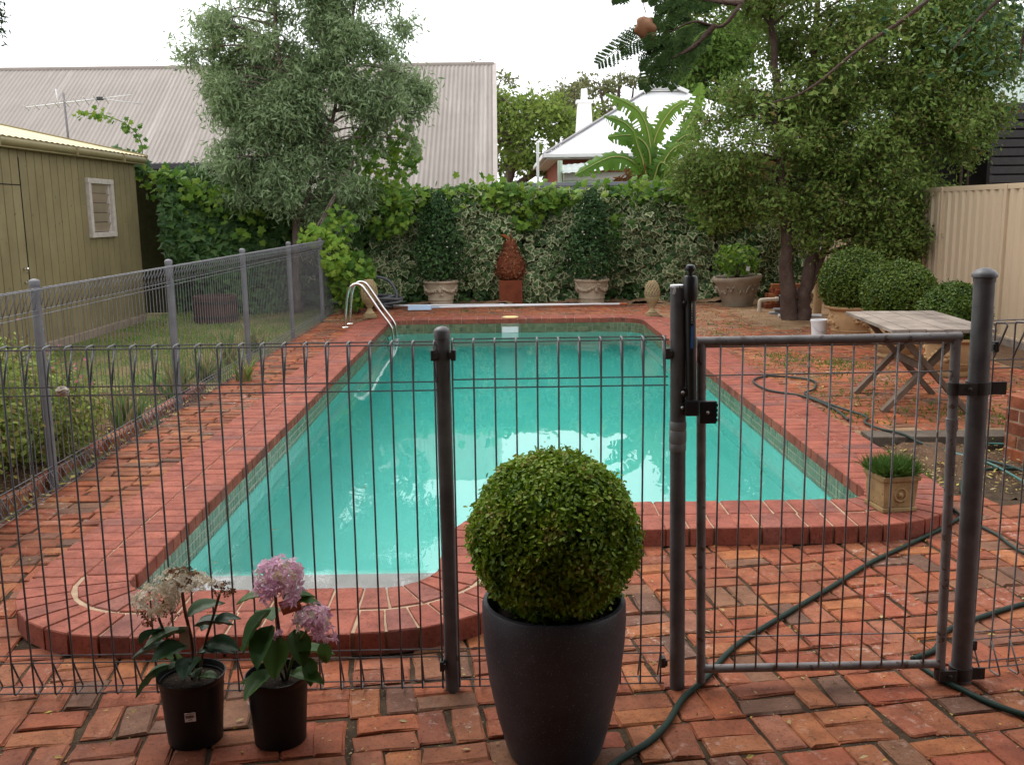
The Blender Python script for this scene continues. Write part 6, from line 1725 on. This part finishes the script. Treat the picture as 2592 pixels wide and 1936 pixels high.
# ivy mound beside the shed
im = thing('ivy_mound', 'dark green ivy mound spilling beside the shed corner', 'ivy', (-5.0, 16.6, 0))
rng = np.random.default_rng(221)
n = 6500
x = rng.uniform(-6.3, -3.6, n); top = 2.55 - 0.33 * np.clip(x + 5.9, 0, 3) + 0.12 * np.sin(x * 6)
z = rng.random(n) * top + 0.02
y = 16.4 - 0.25 * np.sin(x * 2.7 + z * 2.2) - rng.random(n) * 0.25 + 0.15 * (x + 5)
keep = ~((x < -5.45) & (z < 2.3))
P = np.c_[x, y, z][keep]
bulk('ivy_leaves', T_IVY, P, frames(np.tile([[0.15, -1, 0.45]], (len(P), 1)), rng, 0.45, 1.3), 0.14 * (0.6 + 0.7 * rng.random((len(P), 1))), ivy_green, im, kind='stuff', off=im.location)
n = 260
P = np.c_[rng.uniform(-6.2, -3.8, n), rng.normal(16.05, 0.1, n), np.zeros(n)]
P[:, 2] = (2.55 - 0.33 * np.clip(P[:, 0] + 5.9, 0, 3)) - np.abs(rng.normal(0, 0.28, n))
bulk('young_leaves', T_GRAPE, P, frames(np.tile([[0, -1, 0.5]], (n, 1)), rng, 0.5, 1.0), 0.12 * (0.6 + 0.6 * rng.random((n, 1))), grape_leaf, im, kind='stuff', off=im.location)
mb = MB(); gx = np.linspace(-6.2, -3.6, 30)
V = [(xx + 5.0, 0.0 + 0.15 * (xx + 5), (2.4 - 0.33 * max(0, xx + 5.9)) * q) for q in np.linspace(0, 1, 8) for xx in gx]
mb.add(V, [(j * 30 + i, j * 30 + i + 1, (j + 1) * 30 + i + 1, (j + 1) * 30 + i) for j in range(7) for i in range(29)]); mb.build('inner_stems', twig_core, im, True)
mb = MB(); path = cr([(-0.85, -0.3, 2.2), (-0.80, -0.3, 2.75), (-1.0, -0.3, 3.05), (-1.4, -0.3, 3.22), (-1.75, -0.3, 3.24)], 6); mb.tube(path, 0.009, 5); mb.build('shoot', green_stem, im, True)
P = np.array([tuple(q) for q in path])[4:]; P = np.repeat(P, 3, 0) + rng.normal(0, 0.05, (len(P) * 3, 3)) + np.array([-5.0, 16.6, 0])
bulk('shoot_leaves', T_GRAPE, P, frames(np.tile([[0, -1, 0.5]], (len(P), 1)), rng, 0.6, 0.8), 0.085 * np.ones((len(P), 1)), grape_leaf, im, kind='stuff', off=im.location)

# lime vine over the far end of the side fence
lv = thing('lime_vine', 'lime green vine climbing over the far end of the side fence', 'vine', (-2.6, 14.9, 0))
rng = np.random.default_rng(231)
cs = [((-2.80, 14.9, 1.28), (0.26, 0.3, 0.16), 95, 0), ((-2.55, 14.9, 1.0), (0.2, 0.3, 0.32), 120, 0), ((-2.3, 15.2, 0.6), (0.35, 0.35, 0.45), 330, 1), ((-2.5, 15.3, 1.45), (0.28, 0.3, 0.28), 90, 1), ((-1.9, 16.4, 1.7), (0.5, 0.3, 0.5), 260, 1), ((-2.2, 16.3, 2.4), (0.45, 0.3, 0.6), 330, 1), ((-1.6, 16.5, 2.6), (0.3, 0.25, 0.5), 190, 1), ((-2.2, 16.4, 3.6), (0.2, 0.2, 0.6), 60, 1)]
for nm, which, mat_ in (('lime_leaves', 0, lime_leaf), ('green_leaves', 1, grape_leaf)):
    P = np.concatenate([ellip(c[2], rng, c[0], c[1], 0.3)[0] for c in cs if c[3] == which])
    bulk(nm, T_GRAPE, P, frames(np.tile([[0, -0.9, 0.6]], (len(P), 1)), rng, 0.55, 1.0), 0.105 * (0.6 + 0.6 * rng.random((len(P), 1))), mat_, lv, kind='stuff', off=lv.location)
mb = MB()
for k in range(5):
    mb.tube(cr([(0.3 + 0.05 * k, 0.4, 0), (0.2 - 0.08 * k, 0.3, 0.6), (-0.1 - 0.06 * k, 0.1, 1.1), (-0.2 + 0.15 * k, 0.5 + 0.2 * k, 1.5 + 0.3 * k)], 5), 0.010, 5)
mb.build('canes', grey_bark, lv, True)

# ------------------------------------------------------------------ lawn, flower bed, weeds, litter
rng = np.random.default_rng(301)
def blades(name, P, h, mat, label, w=0.06, lean=0.35, kind='stuff', parent=None, off=(0, 0, 0), tpl=T_TRI):
    n = len(P)
    yd = np.c_[rng.normal(0, lean, (n, 2)), np.ones(n)]; yd /= np.linalg.norm(yd, axis=1, keepdims=True)
    zd = np.cross(yd, rng.normal(0, 1, (n, 3))); zd /= np.linalg.norm(zd, axis=1, keepdims=True)
    R = np.stack([np.cross(yd, zd), yd, zd], 2)
    hh = h * (0.5 + rng.random(n))
    S = np.c_[np.full(n, w), hh, hh]
    o = bulk(name, tpl, P, R, S, mat, parent, kind=kind, off=off)
    return tag(o, label)
n = 26000
x = rng.uniform(-5.5, -2.8, n); y = rng.uniform(7.5, 16.4, n)
k = (np.sin(x * 2.1 + y * 0.8) + np.sin(y * 1.3 - x) * 0.7 + rng.normal(0, 0.8, n)) > -0.5
blades('lawn_grass', np.c_[x, y, np.full(n, 0.0)][k], 0.04, grass_leaf, 'thin patchy lawn grass beside the shed', 0.09, 0.5)
sv = [(-3.15, 4.7, 0.58, 0.82, 'bushy pink salvia at the photo\'s left edge'), (-3.4, 5.55, 0.66, 0.88, 'tallest pink salvia bush behind the nearest side post'), (-3.15, 6.3, 0.5, 0.6, 'low pink salvia against the side fence'), (-3.75, 6.9, 0.6, 0.7, 'spreading salvia behind the others at the lawn edge'), (-4.1, 5.2, 0.7, 0.85, 'salvia bush deepest in the flower bed')]
for i, (x, y, r, h, lab) in enumerate(sv):
    t = thing('salvia', lab, 'shrub', (x, y, 0.02), 0, 'salvias in the flower bed')
    n = 6500
    P, d = ellip(n, rng, (0, 0, h * 0.55), (r, r, h * 0.55), 0.1)
    P += rng.normal(0, 0.03, P.shape)
    P[:, 2] = np.clip(P[:, 2], 0.02, None)
    bulk('foliage', T_ROUND, P, frames(d + np.array([0, 0, .5]), rng, 0.8), 0.036 * (0.6 + 0.7 * rng.random((n, 1))), salvia_leaf, t, kind='stuff')
    mb = MB()
    for k in range(26):
        a, q = rng.random() * 2 * PI, rng.random() ** 0.5 * r * 0.9
        mb.tube([(0.2 * q * math.cos(a), 0.2 * q * math.sin(a), 0), (0.7 * q * math.cos(a), 0.7 * q * math.sin(a), h * 0.5), (q * math.cos(a), q * math.sin(a), h * (0.8 + 0.4 * rng.random()))], [0.005, 0.004, 0.002], 4)
    mb.build('stems', stem_mat, t)
    m = 26
    a, q = rng.random(m) * 2 * PI, rng.random(m) ** 0.5 * r
    P = np.c_[q * np.cos(a), q * np.sin(a), h * (0.85 + 0.35 * rng.random(m))]
    bulk('pink_flowers', T_FLORET, P, frames(np.tile([[0, -0.5, 0.8]], (m, 1)), rng, 0.4), 0.012 * np.ones((m, 1)), leafm('salvia flower', [(0.55, 0.08, 0.22), (0.65, 0.15, 0.3)], 0.3), t, kind='stuff')
def straps(x, y, n, h, lab, mat_=strap_leaf, spread=0.10):
    t = thing('strap_plant', lab, 'plant', (x, y, 0.02), 0, 'strappy plants along the side fence')
    P = np.c_[rng.normal(0, spread * 0.4, (n, 2)), np.zeros(n)]
    lean = rng.normal(0, 0.42, (n, 2))
    yd = np.c_[lean, np.ones(n)]; yd /= np.linalg.norm(yd, axis=1, keepdims=True)
    zd = np.cross(yd, np.c_[rng.normal(0, 1, (n, 2)), np.zeros(n)]); zd /= np.linalg.norm(zd, axis=1, keepdims=True)
    R = np.stack([np.cross(yd, zd), yd, zd], 2)
    hh = h * (0.6 + 0.6 * rng.random(n))
    bulk('strap_leaves', T_BLADE, P, R, np.c_[np.full(n, 0.30), hh, hh * 0.9], mat_, t, kind='stuff')
for (x, y, n, h, lab) in [(-2.88, 7.3, 45, 0.34, 'dry strappy clump just before the second side post'), (-2.92, 8.6, 55, 0.38, 'strappy clump just past the second side post'), (-2.90, 9.5, 50, 0.34, 'strappy clump midway between second and third side posts'), (-2.52, 9.35, 26, 0.26, 'bright strappy clump leaning onto the poolside bricks'), (-3.0, 10.6, 45, 0.36, 'strappy clump by the third side post'), (-2.98, 11.6, 40, 0.32, 'reddish strappy clump past the third side post'), (-3.0, 4.35, 16, 0.22, 'broad leaved seedling at the near corner of the flower bed'), (-3.05, 6.9, 22, 0.36, 'grey green iris fan behind the salvias')]:
    straps(x, y, n, h, lab)
# weeds between the bricks
wp = []
for (x, y, r, n) in [(2.95, 10.2, 0.25, 160), (3.2, 9.7, 0.3, 200), (3.45, 9.55, 0.25, 160), (3.0, 8.9, 0.25, 90), (2.7, 9.6, 0.3, 90), (3.4, 8.5, 0.3, 120), (2.85, 7.9, 0.3, 90), (3.1, 7.3, 0.35, 130), (3.5, 7.2, 0.35, 130), (2.7, 12.2, 0.3, 50), (2.9, 13.2, 0.4, 60), (3.3, 12.9, 0.4, 60), (3.1, 14.2, 0.4, 60), (2.6, 7.2, 0.2, 70), (3.6, 6.8, 0.4, 120), (-2.35, 8.8, 0.15, 70), (-2.5, 7.4, 0.12, 90), (-2.4, 14.6, 0.3, 70), (-0.6, 15.3, 0.2, 60), (0.2, 15.6, 0.3, 50), (4.6, 8.0, 0.4, 140), (2.45, 6.2, 0.1, 60), (2.5, 5.65, 0.1, 30)]:
    wp.append(np.c_[rng.normal(x, r * 0.6, n), rng.normal(y, r * 0.7, n), np.full(n, TZ - 0.004 if x > 2.42 and y > 6.6 else (0.065 if y > 14.4 else 0.01))])
blades('weeds', np.concatenate(wp), 0.035, weed_leaf, 'small green weeds in the brick joints', 0.10, 0.9)
# fallen leaves and crumbs
def litter(name, n, x0, x1, y0, y1, z, size, mat, label, ok=None, tpl=T_FOLD):
    x, y = rng.uniform(x0, x1, n), rng.uniform(y0, y1, n)
    k = np.array([pool_signed(a, b) > 0.48 and (ok is None or ok(a, b)) for a, b in zip(x, y)])
    P = np.c_[x, y, np.full(n, z)][k]; m = len(P)
    o = bulk(name, tpl, P, frames(np.tile([[0, 0, 1.0]], (m, 1)), rng, 0.25), size * (0.4 + 0.9 * rng.random((m, 1))), mat, kind='stuff')
    return tag(o, label)
litter('leaf_litter', 260, -2.6, 2.6, 2.4, 5.4, 0.006, 0.026, litter_leaf, 'scattered fallen leaves on the front paving')
litter('twig_debris', 1700, 2.45, 4.6, 5.0, 6.5, 0.03, 0.03, litter_leaf, 'dry leaves and chips on the soil patch', lambda x, y: y > 5.12 + 0.55 * max(0.0, 2.95 - x))
litter('dry_leaf_scatter', 2600, 2.4, 5.4, 6.7, 16.5, TZ + 0.006, 0.034, litter_leaf, 'dry leaf scatter over the terrace', lambda x, y: rng.random() < 0.35 + 0.5 * (y > 11))
litter('bed_mulch', 1500, -4.0, -2.62, 4.0, 9.0, 0.045, 0.05, litter_leaf, 'dry leaf mulch in the flower bed')
n = 1600
x, y = rng.uniform(-2.6, 2.6, n), rng.uniform(2.3, 5.3, n)
k = np.array([pool_signed(a, b) > 0.46 for a, b in zip(x, y)])
P = np.c_[x, y, np.full(n, 0.003)][k]
tag(bulk('grit', T_TRI, P, frames(np.tile([[0, 0, 1.0]], (len(P), 1)), rng, 0.5), np.c_[0.05 * np.ones(len(P)), 0.012 * (0.3 + rng.random(len(P))), 0.01 * np.ones(len(P))], litter_leaf, kind='stuff'), 'grit and dry crumbs in the brick joints')

# few small leaves floating on the pool
fx = np.array([(-0.9, 6.0), (1.2, 5.6), (1.55, 5.3), (0.3, 7.2), (-1.3, 5.2), (1.4, 8.1), (0.9, 5.25), (-0.4, 9.3), (1.75, 6.4), (-1.45, 4.7)])
tag(bulk('floating_leaves', T_FOLD, np.c_[fx, np.full(len(fx), WATER_Z + 0.004)], frames(np.tile([[0, 0, 1.0]], (len(fx), 1)), rng, 0.08), 0.035 * (0.6 + 0.6 * rng.random((len(fx), 1))), litter_leaf, kind='stuff'), 'few tiny yellow leaves floating on the pool')

# ------------------------------------------------------------------ overhanging branch with a seed pod
jb = thing('jacaranda_branch', 'ferny branch hanging in from above the gate with dark leaflets', 'branch', (1.25, 3.3, 2.9))
rng = np.random.default_rng(401)
O = Vector((1.25, 3.3, 2.9))
def pxp(x, y, Y=3.2):      # photo measurements of the branch, read at its distance
    k = Y / 4.0
    return ((0.406 + (x - 1300) * 0.00181) * k, Y, 1.62 + (0.578 - (y - 130) * 0.00186) * k)
limbs = [[pxp(1900, -130, 3.5), pxp(1640, -30, 3.35), pxp(1600, 20), pxp(1560, 65), pxp(1500, 55), pxp(1450, 75)], [pxp(1600, 20), pxp(1540, 15), pxp(1490, 5), pxp(1450, 20)], [pxp(1545, 62), pxp(1500, 105), pxp(1450, 130), pxp(1420, 150)]]
mb = MB()
for L in limbs:
    p = cr(L, 6); mb.tube([v - O for v in p], list(np.linspace(0.010, 0.002, len(p))), 7)
mb.build('limb', bark, jb, True)
fr = [(pxp(*a), pxp(*b)) for a, b in [((1455, 72), (1292, 138)), ((1462, 78), (1345, 112)), ((1450, 100), (1392, 190)), ((1475, 100), (1415, 178)), ((1490, 5), (1415, 22)), ((1480, 40), (1422, 60)), ((1500, 60), (1436, 108)), ((1385, -10), (1322, 8)), ((1450, 125), (1396, 150)), ((1520, 20), (1445, 35)), ((1540, 70), (1480, 130)), ((1500, 105), (1445, 185)), ((1440, -20), (1400, 12)), ((1560, 10), (1500, 28))]]
Pl, Rl, Sl = [], [], []
rac = MB()
for a, b in fr:
    a, b = Vector(a), Vector(b); mid = (a + b) / 2 + Vector((0, 0, 0.025))
    p = cr([a, mid, b], 10)
    rac.tube([v - O for v in p], 0.0014, 4)
    for i in range(2, len(p) - 1):
        tdir = (p[i + 1] - p[i]).normalized()
        for s in (-1, 1):
            side = tdir.cross(Vector((0, -1, 0.25))).normalized() * s
            ln_ = 0.042 * math.sin(PI * min(1, 0.15 + 0.8 * i / len(p))) * (0.8 + 0.4 * rng.random())
            pd = (side + tdir * 0.45 + Vector((0, 0, -0.15))).normalized()
            for j in range(6):
                q = p[i] + pd * ln_ * (j + 1) / 6
                for s2 in (-1, 1):
                    ldir = (pd.cross(Vector((0, -1, 0.3))).normalized() * s2 + pd * 0.6).normalized()
                    zd = Vector((rng.normal(0, .4), -0.8, 0.6)).normalized(); zd = (zd - ldir * zd.dot(ldir)).normalized()
                    xd = ldir.cross(zd)
                    Pl.append(q); Rl.append(np.array([xd, ldir, zd]).T); Sl.append(0.0105)
rac.build('leaf_stalks', green_stem, jb)['kind'] = 'stuff'
bulk('leaflets', T_NARROW, np.array([tuple(q) for q in Pl]), np.array(Rl), np.c_[np.array(Sl) * 2.6, np.array(Sl) * 1.15, np.array(Sl)], feather_leaf, jb, kind='stuff', off=tuple(O))
# the pod hangs on its own stalk
pd_ = thing('seed_pod', 'brown flat seed pod dangling below the ferny branch', 'seed pod', (0.463, 3.2, 2.165))
mb = MB(); mb.tube(cr([(0.0, 0, 0.055), (-0.008, 0, 0.085), (0.004, 0, 0.13), (0.003, 0, 0.24)], 5), 0.0016, 5); mb.build('stalk', stem_mat, pd_, True)
def pod(c, r, n, m, scl, mat, seed):
    mb = MB(); mb.ball((0, 0, 0), r, n, m, scl)
    out = []
    for v in mb.v:
        x, y, z = v[0] / r, v[1] / r, v[2] / r
        k = 1 + 0.10 * math.sin(3 * x + 5 * z + seed) + 0.07 * math.sin(7 * x - 4 * z + seed)
        out.append((c[0] + v[0] * k, c[1] + v[1] * k + 0.35 * r * math.sin(2.4 * x + seed) * 0.5 + 0.25 * r * z * z, c[2] + v[2] * k))
    mb.v = out
    mb.build('valve', mat, pd_, True)
pod((-0.002, 0, 0.016), 0.034, 22, 16, (1.0, 0.34, 1.0), dead_leaf, 0.4)
pod((0.012, 0.004, -0.024), 0.026, 20, 14, (0.82, 0.36, 1.25), M('dark pod valve', (0.20, 0.075, 0.035), (0.10, 0.04, 0.025), 0.5, 30), 2.2)

# dark twigs of the same kind in the upper corners
def sprig(name, label, base, pts, n, r, mat, tpl, size, seed):
    rng = np.random.default_rng(seed)
    t = thing(name, label, 'branch', base)
    mb = MB()
    for L in pts: mb.tube(cr(L, 5), list(np.linspace(0.016, 0.004, (len(L) - 1) * 5 + 1)), 6)
    mb.build('limb', bark, t, True)
    Q = np.array([tuple(v) for L in pts for v in cr(L, 8)][4:])
    P = Q[rng.integers(0, len(Q), n)] + rng.normal(0, r, (n, 3))
    bulk('leaves', tpl, P + np.array(base), frames(np.tile([[0, -0.4, 0.7]], (n, 1)), rng, 0.8, 0.6), size * (0.6 + 0.7 * rng.random((n, 1))), mat, t, kind='stuff', off=base)
sprig('overhanging_branch', 'dark leafy branch hanging into the upper right corner', (2.9, 5.2, 3.0), [[(0, 0, 0), (-0.25, -0.05, -0.28), (-0.45, -0.1, -0.42), (-0.62, -0.1, -0.62)], [(-0.1, 0, -0.1), (-0.2, 0, -0.45), (-0.22, 0, -0.66)], [(0, 0, 0), (-0.5, 0, -0.18), (-0.95, 0, -0.33)]], 900, 0.10, dark_leaf, T_FOLD, 0.05, 411)
sprig('overhanging_branch', 'bare leafed twig crossing before the olive tree crown', (2.75, 5.6, 3.1), [[(0, 0, 0), (-0.45, 0, -0.42), (-0.75, 0, -0.62), (-1.05, 0, -0.85), (-1.3, 0, -0.92)]], 160, 0.07, olive_leaf, T_FOLD, 0.045, 412)
sprig('overhanging_branch', 'dark twig tip poking into the upper left corner', (-2.08, 4.0, 2.62), [[(0, 0, 0), (0.09, 0, -0.12), (0.13, 0, -0.22), (0.11, 0, -0.28)]], 520, 0.022, dark_leaf, T_NARROW, 0.03, 413)
